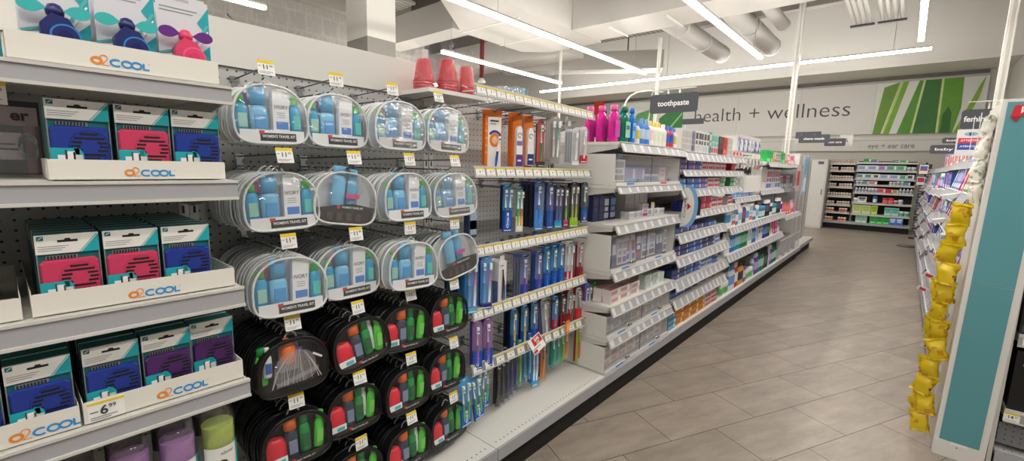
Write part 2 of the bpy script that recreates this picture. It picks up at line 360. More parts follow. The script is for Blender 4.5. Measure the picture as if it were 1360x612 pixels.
# ---- the wall sign and the pictures
PANEL = mat('#cfcdc8', .5, noise=.01, nscale=1)
b = MB().box(-5.45, -.78, -.03, 0, 2.36, 3.56, PANEL)
for x in (-3.9, -2.35): b.box(x, x+.008, -.0315, -.03, 2.36, 3.56, mat('#b5b3ae', .6))
t = text('health + wellness', .54, mat('#4a4b4e', .6), y=-.032, x=-3.19, z=2.99, bold=-.008, width=3.86)
put('wall_sign', [('panel', b.mesh()), ('lettering', t.mesh(), [], 'dark grey lettering reading health + wellness')], (0, WALLY-.002, 0), 0, 'long white wall sign reading health + wellness in dark letters', 'sign')
def leafpic(x0, x1, z0, z1, leaves):
    b = MB().box(x0, x1, -.03, 0, z0, z1, mat('#d5d6cf', .5)); y = -.031
    for i, (pts, c) in enumerate(leaves):
        b.quad([(p[0], y-.0006*i, p[1]) for p in pts], mat(c, .5, noise=.25, nscale=5))
    return b.mesh()
z0, z1 = 2.36, 3.56
AL = [([(-.76, z0), (-.60, z0), (-.36, z1), (-.64, z1-.1)], '#5f8a1e'), ([(-.58, z0), (-.52, z0), (-.30, z1), (-.36, z1)], '#b9c77e'), ([(-.55, z0), (-.44, z0), (-.20, z1), (-.30, z1)], '#6fa028'),
      ([(-.30, z0), (-.06, z0), (.05, z1), (-.02, z1)], '#4d8a22'), ([(-.06, z0), (-.02, z0), (.09, z1), (.05, z1)], '#c5d08a'), ([(-.02, z0), (.38, z0), (.36, z1), (.09, z1)], '#2e6b2a'),
      ([(.38, z0), (.42, z0), (.40, z1), (.36, z1)], '#c5d08a'), ([(.42, z0), (.66, z0), (.74, z0+.55), (.72, z1), (.40, z1)], '#5d9428'), ([(.45, z0), (.62, z0), (.60, z0+.45), (.53, z0+.58), (.46, z0+.42)], '#2a6428'),
      ([(.68, z0), (.78, z0), (1.0, z0+.75), (1.06, z1), (.98, z1-.2)], '#7fa632')]
put('wall_picture', leafpic(-.778, 1.12, z0, z1, AL), (0, WALLY-.002, 0), 0, 'wall picture of green aloe leaves right of the lettering', 'picture')
put('wall_picture', leafpic(-7.6, -5.47, z0, z1, [([(-7.2, z0), (-6.4, z0), (-6.3, 3.0), (-6.6, 3.3), (-7.0, 3.2), (-7.3, 2.8)], '#5f9a5a'), ([(-6.2, z0), (-5.48, z0), (-5.48, 3.2), (-5.9, 3.25), (-6.25, 3.0)], '#2e7a3a'), ([(-6.1, z0+.1), (-6.06, z0+.06), (-5.5, 3.1), (-5.52, 3.15)], '#8cc27e')]), (0, WALLY-.002, 0), 0, 'green leaf picture behind the toothpaste sign', 'picture')
b = MB().box(-3.4, 1.40, -.06, 0, 1.95, 2.30, mat('#c6c4be', .5)).box(-3.4, 1.40, -.065, -.06, 2.20, 2.21, mat('#9b9994', .5))
t = text('eye + ear care', .17, mat('#6a6a6a', .6), y=-.067, x=-.37, z=2.07, width=.86)
put('category_valance', [('panel', b.mesh()), ('lettering', t.mesh())], (0, WALLY-.002, 0), 0, 'pale wall band reading eye + ear care above the rear shelves', 'sign')
# ================================================================== shelving
BX, FX = -1.62, -1.17                      # back board and shelf front planes of the left run
GRAYPL = mat('#b9b8b4', .5)
def railmesh(L, h, style, seed=0, tilt=0.):
    """price rail along local x, hanging down from z = 0 at y = 0"""
    b = MB(); r = random.Random(seed)
    if style == 'plain':
        b.box(0, L, -.008, 0, -h+.004, -.004, RAILG).box(0, L, -.012, 0, -.004, .002, STEEL).box(0, L, -.014, 0, -h-.002, -h+.004, STEEL)
    else:
        yb = -tilt*h
        pts = [(0, 0), (-.004, 0), (-.006-tilt*h, -h), (-tilt*h, -h)]
        b.prism(pts, 0, L, STEEL if style == 'white' else (mat('#8d8e96', .5) if style == 'dim' else RAILG), 'x')
        b.box(0, L, -.010, 0, -.003, .003, STEEL); b.box(0, L, -.012-tilt*h, -tilt*h, -h-.003, -h+.002, STEEL)
        x = .012
        step = .052 if style == 'dense' else .098
        while x < L-.05:
            w = .046 if style == 'dense' else r.choice((.030, .030, .042))
            zt, zb = -.005, -h+.005
            def P(xx, z, o=.0008): return (xx, -.004-.002*(-z/h)-tilt*(-z)-o, z)
            b.quad([P(x, zt), P(x, zb), P(x+w, zb), P(x+w, zt)], TICK if style == 'dense' else mat('#d9d9da', .6) if style == 'ticket' else mat('#c6c6ca', .6))
            if style == 'dense':
                if style == 'dense': b.quad([P(x, zt, .0012), P(x, zt-.006, .0012), P(x+w, zt-.006, .0012), P(x+w, zt, .0012)], YEL)
                b.quad([P(x+w*.25, zt-.011, .0012), P(x+w*.25, zb+.009, .0012), P(x+w*.55, zb+.009, .0012), P(x+w*.55, zt-.011, .0012)], mat('#c2c2c3', .7))
            x += step*(1 if style == 'dense' else r.uniform(.9, 1.3))
    return b.mesh()
def shelfmesh(L, depth):
    b = MB().box(.004, L-.004, -depth+.004, -.004, -.016, 0, OFF).box(.004, L-.004, -depth, -depth+.004, -.03, 0, STEEL)
    for x in (.006, L-.010): b.prism([(-.002, -.012), (-depth+.01, -.012), (-depth+.01, -.035), (-.12, -.085), (-.002, -.085)], x, x+.004, STEEL, 'x')
    return b.mesh()
def bay(fx, by, y0, L, rz, shelves, top, label, base=.20, deckdepth=.45, group=None, header=None, boardmat=None, sides=()):
    """one shelving bay; local x runs along the aisle, shelves: (z, depth, rail height, rail style, x0, x1)"""
    parts = []
    parts.append(('back_panel', MB().box(.012, L-.012, 0, .018, base, top, boardmat or PEG).mesh()))
    for i, x in enumerate((.012, L-.012)):
        u = MB().box(x-.011, x+.011, -.006, .03, .02, top, STEEL); z = base+.05
        while z < top-.05: u.box(x-.003, x+.003, -.0075, -.006, z, z+.022, BLACK); z += .0508
        parts.append(('upright', u.mesh()))
    d = MB().box(0, L, -deckdepth, 0, base-.02, base, OFF).box(0, L, -deckdepth-.012, -deckdepth, base-.055, base+.001, RAILG)
    x = .03
    while x < L-.02: d.box(x, x+.005, -deckdepth+.03, -deckdepth+.035, base, base+.0006, BLACK); x += .0254
    parts.append(('base_deck', d.mesh()))
    parts.append(('kick_plate', MB().box(0, L, -deckdepth+.04, 0, 0, base-.02, KICK).mesh()))
    if header: parts.append(('header_panel', MB().box(0, L, -.01, .02, top+.002, header, WHITE).mesh()))
    for i, (z, dp, rh, st, xa, xb) in enumerate(shelves):
        sm = shelfmesh(xb-xa, dp); rm = railmesh(xb-xa, rh, st, i, .45 if st in ('ticket', 'dim') else 0.)
        c = []
        parts.append(('shelf', sm, [], None, (xa, z, dp, rm)))
    r = raw('shelving_bay', None); r.location = (fx, y0, 0) if rz > 0 else (fx, y0, 0); r.rotation_euler = (0, 0, rz)
    r['label'] = label; r['category'] = 'store shelving'
    if group: r['group'] = group
    for p in parts:
        o = raw(p[0], p[1], r)
        if len(p) > 4:
            xa, z, dp, rm = p[4]; o.location = (xa, 0, z); q = raw('price_rail', rm, o); q.location = (0, -dp-.0005, -.002)
    return r
YA, YB, YC, YD, YE = -.54, .374, 1.28, 2.19, 3.11
G = 'white shelving bays of the long left run'
bay(BX, 0, YA, .910, L90, [(1.539, .45, .036, 'plain', 0, .905), (1.331, .45, .040, 'plain', 0, .905), (1.080, .45, .044, 'plain', 0, .905), (.846, .45, .040, 'plain', 0, .905), (.56, .45, .04, 'plain', 0, .905)], 1.66, 'white pegboard bay with four grey edged shelves of fans', header=1.80)
bay(BX, 0, YB, .902, L90, [], 1.66, 'pegboard bay covered with hooks of zipped travel kits', header=1.80)
raw_end = put('header_end_post', MB().box(-.016, .016, -.02, .03, 1.665, 1.86, GRAYPL).mesh(), (BX, YC-.03, 0), L90, 'grey post at the end of the white header panel', 'post')
bay(BX, 0, YC, .905, L90, [], 1.66, 'pegboard bay with toothbrush packs above an empty deck')
bay(BX, 0, YD, .915, L90, [(1.520, .455, .050, 'ticket', 0, .914), (1.284, .45, .038, 'ticket', 0, .914), (1.070, .45, .046, 'ticket', 0, .914), (.800, .45, .040, 'ticket', 0, .914), (.605, .45, .048, 'ticket', 0, .914), (.412, .45, .040, 'ticket', 0, .914)], 1.60, 'bay with locked clear acrylic cases between open shelves')
bay(BX, 0, YE, 1.25, L90, [(1.508, .45, .06, 'ticket', 0, 1.25), (1.381, .45, .042, 'ticket', 0, 1.25), (1.241, .45, .05, 'ticket', 0, 1.25), (1.074, .45, .045, 'ticket', .1, 1.25), (.922, .45, .055, 'ticket', 0, 1.1), (.75, .45, .055, 'ticket', 0, 1.25), (.579, .45, .06, 'ticket', 0, 1.25), (.444, .45, .06, 'ticket', 0, 1.25)], 1.55, 'bay of many close shelves stacked with toothpaste cartons')
YF = YE+1.25
bay(BX, 0, YF+.001, 1.26, L90, [(.86, .45, .055, 'ticket', 0, 1.259), (.60, .45, .055, 'ticket', 0, 1.259), (1.12, .40, .045, 'ticket', .25, 1.255), (1.508, .44, .05, 'ticket', 0, .33), (1.381, .44, .04, 'ticket', 0, .33), (1.241, .44, .045, 'ticket', 0, .33), (1.074, .44, .04, 'ticket', 0, .33)], 1.62, 'bay with bottles below and hanging floss packs above')
YG = YF+1.262
bay(BX, 0, YG, 1.22, L90, [(.86, .45, .055, 'ticket', 0, 1.22), (.60, .45, .055, 'ticket', 0, 1.22), (1.17, .40, .045, 'ticket', 0, 1.22), (1.49, .45, .05, 'ticket', 0, 1.22)], 1.62, 'bay topped with a row of bright green boxes')
YH = YG+1.222
bay(BX, 0, YH, 1.6, L90, [(1.49, .40, .04, 'ticket', 0, 1.6), (.80, .45, .05, 'ticket', 0, 1.2), (1.15, .3, .05, 'ticket', 0, 1.6)], 1.62, 'bay with long clear bins at its foot, farthest but one')
YI = YH+1.602
b = MB().box(0, 1.25, -.42, -.02, .2, .24, OFF)
bay(BX, 0, YI, 1.45, L90, [], 1.66, 'end bay of the left run with an empty white deck', deckdepth=.43)
p = []
for i in range(7): p.append(('vertical_slat', MB().box(.05+i*.19, .15+i*.19, -.30, -.008, .205, 1.68, mat(('#c9c8c3', '#b4b3ae')[i % 2], .5)).mesh()))
put('display_tower', p, (BX, YI+.02, 0), L90, 'white slatted display tower at the far end of the left run', 'display')
# blue graphic on the far tower
put('poster', MB().box(0, .30, -.004, 0, 1.05, 1.62, mat('#8fb9d6', .5)).front(.03, .27, 1.1, 1.3, -.004, mat('#d9e6ee')).front(.05, .25, 1.35, 1.58, -.004, mat('#6ea2c8')).mesh(), (BX+.47, YH+1.0, 0), L90, 'pale blue advertising panel near the far end of the left run', 'poster')
put('poster', MB().box(0, .30, -.004, 0, 1.12, 1.48, mat('#c9a9a9', .5)).front(.05, .25, 1.2, 1.4, -.004, mat('#b03a3e')).mesh(), (BX+.47, YH+.45, 0), L90, 'panel with a dark red picture near the far end of the left run', 'poster')
put('door_cabinet', [('body', MB().box(-.44, 0, 0, .5, 0, 1.72, mat('#cbcac5', .5)).mesh()), ('door', MB().box(-.42, -.03, -.012, -.001, .05, 1.69, mat('#d3d2cd', .5)).mesh(), [('handle', MB().box(-.08, -.06, -.03, -.013, .85, .98, CHROME).mesh()), ('notice', MB().box(-.2, -.08, -.014, -.0125, 1.60, 1.67, mat('#6a4a66')).mesh())])], (-1.5, 13.6, 0), 0, 'tall pale cabinet left of the rear shelves', 'cabinet')
# ------------------------------------------------------------------ hooks and price tags
def tagmesh(price='11', cents='99'):
    b = MB().box(-.0215, .0215, -.0012, .0012, -.021, .021, TICK)
    b.front(-.0215, .0215, .012, .021, -.0012, YEL)
    b.add(text(price, .018, INK, y=-.0014, x=-.002, z=.001, bold=.015)); b.add(text(cents, .0085, INK, y=-.0014, x=.0125, z=.005))
    for i, w in enumerate((.034, .026)): b.front(-.018, -.018+w, -.0125-i*.004, -.0113-i*.004, -.0012, mat('#8a8a8c'))
    b.front(-.019, -.013, .003, .005, -.0012, mat('#8a8a8c'))
    return b.mesh()
TAG = tagmesh()
def hookmesh(L, drop=.03):
    w = MB().tube([(0, -.01, .026), (0, -L, .034)], .0022, WIRE, 5).tube([(0, -.01, -.004), (0, -L+.03, -.004), (0, -L+.015, .006)], .0026, WIRE, 5)
    k = MB().box(-.013, .013, -.010, -.001, .018, .034, CHROME).box(-.011, .011, -.012, -.001, -.012, .004, CHROME).box(-.008, .008, -.006, -.001, -.012, .034, CHROME)
    return w.mesh(), k.mesh()
HK = hookmesh(.345); HK1 = hookmesh(.25)
ROWW = ['top', 'second', 'third', 'fourth', 'fifth', 'lowest']
COLW = ['by the fans', 'second from fans', 'second from brushes', 'by the brushes']
HY = [.517, .720, .923, 1.126]; HZ = [1.600, 1.362, 1.128, .892, .655, .425]
for r_ in range(6):
    for c_ in range(4):
        hk = HK1 if r_ == 0 else HK; o = put('peg_hook', [('wire', hk[0]), ('bracket', hk[1])], (BX-.0, HY[c_], HZ[r_]), L90, 'steel peg hook with price tag, %s kit row, column %s' % (ROWW[r_], COLW[c_]), 'hook', 'peg hooks of the travel kits')
        t = raw('price_tag', TAG, o); t.location = (0, -.257 if r_ == 0 else -.352, .030); t.rotation_euler = (random.uniform(-.35, -.1), 0, random.uniform(-.1, .1)); t['label'] = 'white price tag with yellow top reading 11.99'
# ------------------------------------------------------------------ travel kits
def outline(w=.099, hT=.090, hB=.069, n=36, k=1.):
    P = []
    for i in range(n):
        a = 2*math.pi*i/n; c, s_ = math.cos(a), math.sin(a)
        if s_ >= 0: x = w*math.copysign(abs(c)**.82, c); z = hT*abs(s_)**.95
        else: x = w*math.copysign(abs(c)**.42, c)*(1-.02*abs(s_)); z = -hB*abs(s_)**.5
        P.append((x*k, z*k-.006))
    return P
OUT = outline()
def scaled(P, k, kz=None): return [(p[0]*k, p[1]*(kz or k)) for p in P]
def ringpts(P, y): return [(p[0], y, p[1]) for p in P]
def gusset(b, P, y0, y1, m):
    n = len(b.v); k = len(P); b.v += ringpts(P, y0)+ringpts(P, y1)
    for i in range(k): b.face([n+i, n+(i+1) % k, n+k+(i+1) % k, n+k+i], m, True)
def fillpoly(b, P, y, m): b.quad(ringpts(P, y), m)
WT = mat('#d8dad8', .35); BT = mat('#161617', .3)
def minibottle(w, h, d, m, cap, z, x, y, lab=None, capw=.6, lean=0., caph=.016):
    b = MB(); rw = w/2
    b.lathe([(rw*.86, 0), (rw, .004), (rw, h*.78), (rw*.75, h*.9), (rw*.5, h*.93)], m, sx=1, sy=d/w, n=12)
    c = MB().lathe([(rw*capw, h*.93), (rw*capw, h*.93+caph), (rw*capw*.8, h*.93+caph+.002)], cap, n=12, sy=d/w if capw > .7 else 1)
    if lab: b.box(-rw*.62, rw*.62, -d/2-.001, -d/2+.003, h*.18, h*.6, lab)
    Mx = T((x, y, z)) @ RY(lean)
    return MB().add(b, Mx).mesh(), MB().add(c, Mx).mesh()
def kit(kind):
    """front bag of a hook with all its parts, origin at the hanging loop"""
    oz = -.098; trim = WT if kind.startswith('w') else BT; parts = []; D = .022
    def sh(b): return b
    tr = MB()
    for y in (-D, D): tr.tube([(p[0], y, p[1]+oz) for p in OUT], .0034, trim, 6, True)
    parts.append(('piping', tr.mesh()))
    g = MB(); P = [(p[0], p[1]+oz) for p in OUT]; gusset(g, P, -D, D, MILK if trim is WT else mat('#1a1a1c', .3))
    zp = MB().box(-.085, .085, -.002, .002, -.006, -.001, trim) if False else None
    parts.append(('gusset', g.mesh()))
    f = MB(); n0 = len(f.v); k = len(P); inner = [(p[0]*.6, (p[1]-oz)*.6+oz) for p in P]
    f.v += ringpts(P, -D)+ringpts(inner, -D-.006)
    for i in range(k): f.face([n0+i, n0+(i+1) % k, n0+k+(i+1) % k, n0+k+i], CRINK if kind.endswith('x') else (FILMB if trim is WT else FILMM), True)
    f.face([n0+k+i for i in range(k)], CRINK if kind.endswith('x') or kind == 'mr' else (FILMB if trim is WT else FILMM))
    parts.append(('front_film', f.mesh()))
    if trim is BT:
        q = MB(); rg = [(p[0]*.90, (p[1]-oz)*.88+oz) for p in P]; q.v += ringpts(P, -D-.0004)+ringpts(rg, -D-.0016)
        for i in range(k): q.face([i, (i+1) % k, k+(i+1) % k, k+i], BT, True)
        parts.append(('front_border', q.mesh()))
    if kind == 'mr':
        q = MB(); rr = random.Random(5)  # pale ribbons paint the gleam along the crinkles of the film
        for i in range(16):
            a = rr.uniform(-.07, .07); q.ribbon([(a*.35+.005, oz+.055-abs(a)*.2), (a*.8, oz+.0), (a+rr.uniform(-.01, .01), oz-.045)], rr.uniform(.0008, .002), -D-.0065, mat('#b9b7b8', .3))
        q.ribbon([(.05, oz+.03), (.078, oz+.012)], .006, -D-.007, WT); parts.append(('crease_gleams', q.mesh()))
    bk = MB(); fillpoly(bk, P, D-.001, mat('#d5d9dc', .5) if trim is WT else mat('#3a3a3b', .4)); parts.append(('back_panel', bk.mesh()))
    parts.append(('hanging_loop', MB().tube([(-.02, 0, -.022), (-.012, 0, -.004), (0, 0, .004), (.012, 0, -.004), (.02, 0, -.022)], .0028, MILK, 5).mesh()))
    zb = oz-.070
    def bot(nm, *a, **k):
        x_, c_ = minibottle(*a, **k); parts.append((nm, x_, [('cap', c_)]))
    TQ = mat('#2ea7d6', .3); LB = mat('#7cc4ea', .25); GN = mat('#3fc84a', .35); WB = mat('#f1f3f4', .4); PK = mat('#d94f8a', .4)
    if kind in ('w', 'wx', 'w2'):
        bot('travel_bottle', .034, .075, .026, TQ, GN, zb+.022, -.070, 0, mat('#9bd0c0'), .62)
        bot('travel_bottle', .046, .072, .03, LB, mat('#5bb4e6', .3), zb+.022, -.027, -.002, mat('#4f9fdc'), .9, caph=.042)
        tb = MB().prism([(.004, zb+.022), (.046, zb+.022), (.052, zb+.13), (.008, zb+.13)], -.014, .008, WB)
        tb.add(text('IVORY', .013, INK, y=-.0142, x=.028, z=zb+.086, shear=.0)).front(.012, .044, zb+.034, zb+.052, -.014, mat('#4f86d8')); 
        for i in range(3): tb.front(.016, .038, zb+.062+i*.005, zb+.0635+i*.005, -.014, mat('#a0a4a8'))
        parts.append(('lotion_tube', tb.mesh()))
        bot('travel_bottle', .030, .078, .024, TQ, GN, zb+.022, .070, -.001, mat('#5fd0c8'), .75)
        parts.append(('pink_cap', MB().box(-.066, -.048, .006, .016, oz+.022, oz+.046, PK if kind != 'w2' else mat('#8a4fb0')).mesh()))
        if kind == 'w2': parts.append(('sachet', MB().box(-.05, -.005, .008, .014, oz+.03, oz+.062, mat('#f0f4f5')).mesh()))
        cd = MB().box(-.086, .086, -.021, -.0185, zb-.002, zb+.032, WB).front(-.036, .062, zb+.002, zb+.024, -.021, mat('#2a2727'))
        cd.add(text("WOMEN'S TRAVEL KIT", .0105, WB, y=-.0222, x=.014, z=zb+.0145, bold=.025, width=.09)).front(-.038, -.024, zb+.021, zb+.030, -.0217, mat('#d03a3a')).front(-.085, .085, zb-.0035, zb-.0025, -.021, INK)
        parts.append(('label_card', cd.mesh()))
    elif kind == 'wr':                      # turned round: dark card and pink letters in front
        bot('travel_bottle', .044, .09, .03, LB, mat('#7ab9dd', .3), zb+.045, -.02, .002, None, .9, caph=.02)
        bot('travel_bottle', .036, .09, .026, mat('#6fb6da', .3), LB, zb+.045, .024, .004, None, .8)
        parts.append(('pink_strip', MB().box(-.002, .04, -.0165, -.014, zb+.068, zb+.08, PK).mesh()))
        cd = MB().prism([(-.088, zb-.002), (.085, zb-.002), (.094, zb+.052), (.02, zb+.060), (-.092, zb+.040)], -.020, -.0185, mat('#2b2625', .5))
        cd.add(text("WOMEN'S TRAVEL KIT", .0085, WB, y=-.0207, x=.02, z=zb+.047, bold=.02, width=.07)).front(-.030, -.020, zb+.042, zb+.052, -.0204, mat('#d03a3a'))
        for i in range(4): cd.box(-.06+i*.03, -.042+i*.03, -.022, -.020, zb+.006, zb+.03, mat('#4d4440', .4))
        parts.append(('label_card', cd.mesh()))
    else:
        RD = mat('#e0283a', .35); OR = mat('#ff7c2e', .35); G1 = mat('#2a9a4c', .35); G2 = mat('#58d040', .3); DK = mat('#3a4256', .4)
        if kind == 'mr':
            parts.append(('razor_pack', MB().box(-.03, .02, .0, .012, oz-.02, oz+.06, mat('#8a8290', .4)).mesh()))
            bot('travel_bottle', .04, .05, .028, OR, OR, oz+.0, -.008, 0, None, .8)
            bot('travel_bottle', .022, .06, .018, mat('#eef2f6', .3), mat('#f4f6f8', .4), zb+.05, -.062, -.004, mat('#3a64b0'), .6)
            parts.append(('purple_cap', MB().box(.014, .03, .0, .012, oz+.02, oz+.035, mat('#8a52a8')).mesh()))
            bot('travel_bottle', .03, .08, .02, G2, G1, zb+.03, -.082+.01, .008, None, .7)
            cd = MB().prism([(-.05, zb+.02), (.07, zb+.042), (.07, zb+.055), (-.05, zb+.033)], -.0205, -.0185, mat('#8d8a88', .4)); parts.append(('label_card', cd.mesh()))
        else:
            bd = MB().lathe([(.030, 0), (.033, .006), (.033, .045), (.024, .062), (.014, .066)], RD, n=14, sy=.6); bd.front(-.024, .026, .002, .020, -.021, WB); bd.front(-.004, .02, .004, .014, -.0215, mat('#4fc0c8'))
            parts.append(('red_bottle', MB().add(bd, T((-.056, 0, zb+.018))).mesh()))
            bot('spray_can', .034, .082, .03, DK, OR, zb+.018, -.012, -.002, mat('#7d8ca8'), .98, caph=.034)
            bot('travel_bottle', .030, .082, .024, G1, G1, zb+.018, .026, .004, mat('#2c6a44'), .75, caph=.03)
            bot('travel_bottle', .027, .085, .022, G2, G2, zb+.018, .058, -.003, mat('#7ed860'), .8, lean=.12)
            if kind == 'm2': bot('travel_bottle', .018, .085, .016, mat('#eef2f0', .3), WB, zb+.024, .043, .006, None, .8)
            cd = MB().box(-.084, .084, -.0205, -.0185, zb-.001, zb+.020, mat('#2a2928', .5)).front(-.02, .05, zb+.003, zb+.015, -.0205, mat('#171616'))
            cd.add(text("MEN'S TRAVEL KIT", .0075, WB, y=-.0217, x=.015, z=zb+.009, bold=.01, width=.06)).front(-.022, -.012, zb+.009, zb+.017, -.0208, RD)
            parts.append(('label_card', cd.mesh()))
    SC = T((0, 0, oz-.048)) @ Matrix.Diagonal((1.04 if trim is WT else 1.08, 1, 1.17, 1)) @ T((0, 0, -(oz-.048)))
    done = set()
    for p in parts:
        if p[0] in ('piping', 'gusset', 'front_film', 'back_panel', 'hanging_loop', 'label_card', 'front_border', 'crease_gleams'): continue
        for me in [p[1]]+[q[1] for q in (p[2] if len(p) > 2 else [])]:
            if me.name not in done: done.add(me.name); me.transform(SC)
    return parts
def backkit(women, v):
    oz = -.098; r = random.Random(v); D = .011; trim = WT if women else BT; b = MB()
    P = [(p[0], p[1]+oz) for p in OUT]
    for y in (-D, D): b.tube([(p[0], y, p[1]) for p in P], .0032, trim, 5, True)
    gusset(b, P, -D, D, mat('#a9adae', .35) if women else mat('#1d1d1f', .3))
    fillpoly(b, scaled([(p[0], p[1]) for p in OUT], .97) and [(p[0]*.97, p[1]*.97+oz) for p in OUT], .004, mat('#b9c2c4', .4) if women else mat('#232325', .4))
    cols = ('#4fa9dc', '#7cc4ea', '#eef0f0', '#3fc84a', '#2ea7d6') if women else ('#c8202f', '#f0722a', '#1f7d3c', '#48b83a', '#2c3240')
    x = -.078
    for c in cols:
        w = r.uniform(.024, .034); b.box(x, x+w-.003, -.007, .003, oz-.062+(.012 if True else 0), oz+r.uniform(.005, .045)*(1-abs(x)/.12), mat(c, .35)); x += w+.003
    b.box(-.085, .085, -.0085, -.007, oz-.074, oz-.05, mat('#e8e8e6', .4) if women else mat('#2c2a29', .5))
    b.tube([(-.02, 0, -.022), (-.012, 0, -.004), (0, 0, .004), (.012, 0, -.004), (.02, 0, -.022)], .0026, MILK, 4)
    return b.mesh()
KITS = {k: kit(k) for k in ('w', 'w2', 'wx', 'wr', 'm', 'm2', 'mr')}
BACKW = [backkit(True, i) for i in range(4)]; BACKM = [backkit(False, i) for i in range(4)]
LAY = [['w2', 'w2', 'wx', 'wx'], ['w', 'wr', 'w', 'wx'], ['w', 'w', 'w', 'wr'], ['mr', 'm2', 'm', 'm'], ['m', 'm2', 'm', 'm'], ['m', 'm', 'm2', 'm']]
KX = [[-1.372, -1.38, -1.335, -1.325], [-1.325, -1.315, -1.30, -1.29], [-1.285, -1.32, -1.265, -1.29], [-1.29, -1.30, -1.31, -1.32], [-1.30, -1.33, -1.31, -1.33], [-1.30, -1.32, -1.31, -1.32]]
NB = [[4, 4, 4, 3], [9, 8, 8, 4], [9, 9, 9, 6], [8, 9, 8, 6], [8, 8, 8, 6], [7, 7, 7, 6]]
DESC = {'w': 'white trimmed kit of blue bottles', 'w2': 'white trimmed kit, blue bottles, purple cap', 'wx': 'glossy white trimmed kit of blue bottles',
        'wr': 'white trimmed kit showing a dark card', 'm': 'black trimmed kit of red green bottles', 'm2': 'black trimmed kit with extra white bottle', 'mr': 'creased black trimmed kit with orange cap'}
for r_ in range(6):
    for c_ in range(4):
        k = LAY[r_][c_]; women = r_ < 3; xf = KX[r_][c_]+.0
        yw = random.uniform(-.07, .07); rl = random.uniform(-.05, .05)
        if (r_, c_) == (1, 1): rl = .14
        if (r_, c_) == (3, 1): rl = -.16
        if (r_, c_) == (2, 3): rl = -.18
        o = put('travel_kit', KITS[k], (xf, HY[c_], HZ[r_]-.004), L90+yw, '%s, front one, %s row, column %s' % (DESC[k], ROWW[r_], COLW[c_]), 'toiletry kit', 'front travel kits on the hooks', tilt=(0, 0))
        o.rotation_euler = (Matrix.Rotation(L90+yw, 3, 'Z') @ Matrix.Rotation(rl, 3, 'Y') @ Matrix.Rotation(-.05, 3, 'X')).to_euler()
        n = NB[r_][c_]; step = min(.034, (.30-.045)/max(1, n))
        step = .0285; n = min(n, int((xf-.038+1.598)/step))
        for i in range(n):
            o = put('travel_kit', (BACKW if women else BACKM)[(i+r_+c_) % 4], (xf-.038-i*step, HY[c_]+random.uniform(-.006, .006), HZ[r_]-.004), 0,
                    '%s kit behind the front one, %s row, column %s' % ('white trimmed' if women else 'black trimmed', ROWW[r_], COLW[c_]), 'toiletry kit', 'kits behind the front one, %s row, column %s' % (ROWW[r_], COLW[c_]))
            o.rotation_euler = (Matrix.Rotation(L90+random.uniform(-.04, .04), 3, 'Z') @ Matrix.Rotation(random.uniform(-.05, .05), 3, 'Y')).to_euler()
# ================================================================== fan shelves
TEAL = mat('#1aa6b0', .45); TEALD = mat('#0f6f74', .5); CARD = mat('#e9e7e1', .5); TRAYM = mat('#e6e2d8', .6); LOGO_O = mat('#e8892a', .5); LOGO_B = mat('#2f8fd0', .5)
def arc(cx, cz, rx, rz, a0, a1, n=18): return [(cx+rx*math.cos(math.radians(a0+(a1-a0)*i/n)), cz+rz*math.sin(math.radians(a0+(a1-a0)*i/n))) for i in range(n+1)]
def o2logo(b, x, z, s, y):
    """orange o and 2, then blue COOL, drawn with strokes; s = letter height"""
    w = .24*s
    b.ribbon(arc(x+.55*s, z+.42*s, .42*s, .34*s, 0, 360), w, y, LOGO_O)
    b.ribbon(arc(x+1.18*s, z+.78*s, .32*s, .32*s, 170, -40)+[(x+.98*s, z+.02*s), (x+1.62*s, z+.02*s)], w*.38, y-.0002, LOGO_O)
    b.ribbon(arc(x+2.25*s, z+.40*s, .50*s, .36*s, 50, 310), w*.85, y, LOGO_B)
    b.ribbon(arc(x+3.22*s, z+.40*s, .45*s, .36*s, 0, 360), w*.85, y-.0002, LOGO_B)
    b.ribbon(arc(x+4.12*s, z+.40*s, .45*s, .36*s, 0, 360), w*.85, y, LOGO_B)
    b.ribbon([(x+4.78*s, z+.78*s), (x+4.78*s, z+.08*s), (x+5.3*s, z+.08*s)], w*.8, y, LOGO_B)
    b.ribbon(arc(x+5.3*s, z+.75*s, .05*s, .05*s, 0, 360, 6), .03*s, y, LOGO_B)
def tray(L, hgt, depth, logo_x, logo_s, price=False):
    base = MB().box(0, L, 0, depth, 0, .0015, TRAYM).box(0, .0015, 0, depth, .0015, hgt, TRAYM).box(L-.0015, L, 0, depth, .0015, hgt, TRAYM).box(0, L, depth-.0015, depth, 0, hgt, TRAYM)
    fr = MB().prism([(0, .0015), (L, .0015), (L, hgt-.003), (L-.003, hgt), (.003, hgt), (0, hgt-.003)], -.0015, 0, TRAYM)
    lg = MB(); o2logo(lg, logo_x, hgt*.18, logo_s, -.0016)
    parts = [('tray_body', base.mesh()), ('front_panel', fr.mesh(), [('logo', lg.mesh())])]
    if price:
        t = MB().box(.006, .062, -.0032, -.0017, .002, .042, TICK).front(.006, .062, .037, .042, -.0032, YEL)
        t.add(text('6', .026, INK, y=-.0036, x=.030, z=.022, bold=.02)).add(text('99', .012, INK, y=-.0036, x=.043, z=.028, bold=.01)); t.front(.009, .05, .009, .0105, -.0032, mat('#77777a')).front(.009, .04, .005, .0065, -.0032, mat('#77777a')).front(.009, .021, .020, .0225, -.0032, mat('#77777a'))
        parts.append(('price_tag', t.mesh(), [], 'white price tag reading 6.99'))
    return parts
def X0(dx=0.): return FX-dx
put('display_tray', tray(.315, .048, .30, .105, .0165), (FX-.004, .030, 1.5415), L90, 'white tray with orange and blue lettering on the top fan shelf', 'display tray')
put('display_tray', tray(.282, .038, .16, .105, .0155), (FX-.004, .063, 1.3335), L90, 'white tray with orange and blue lettering on the second fan shelf', 'display tray')
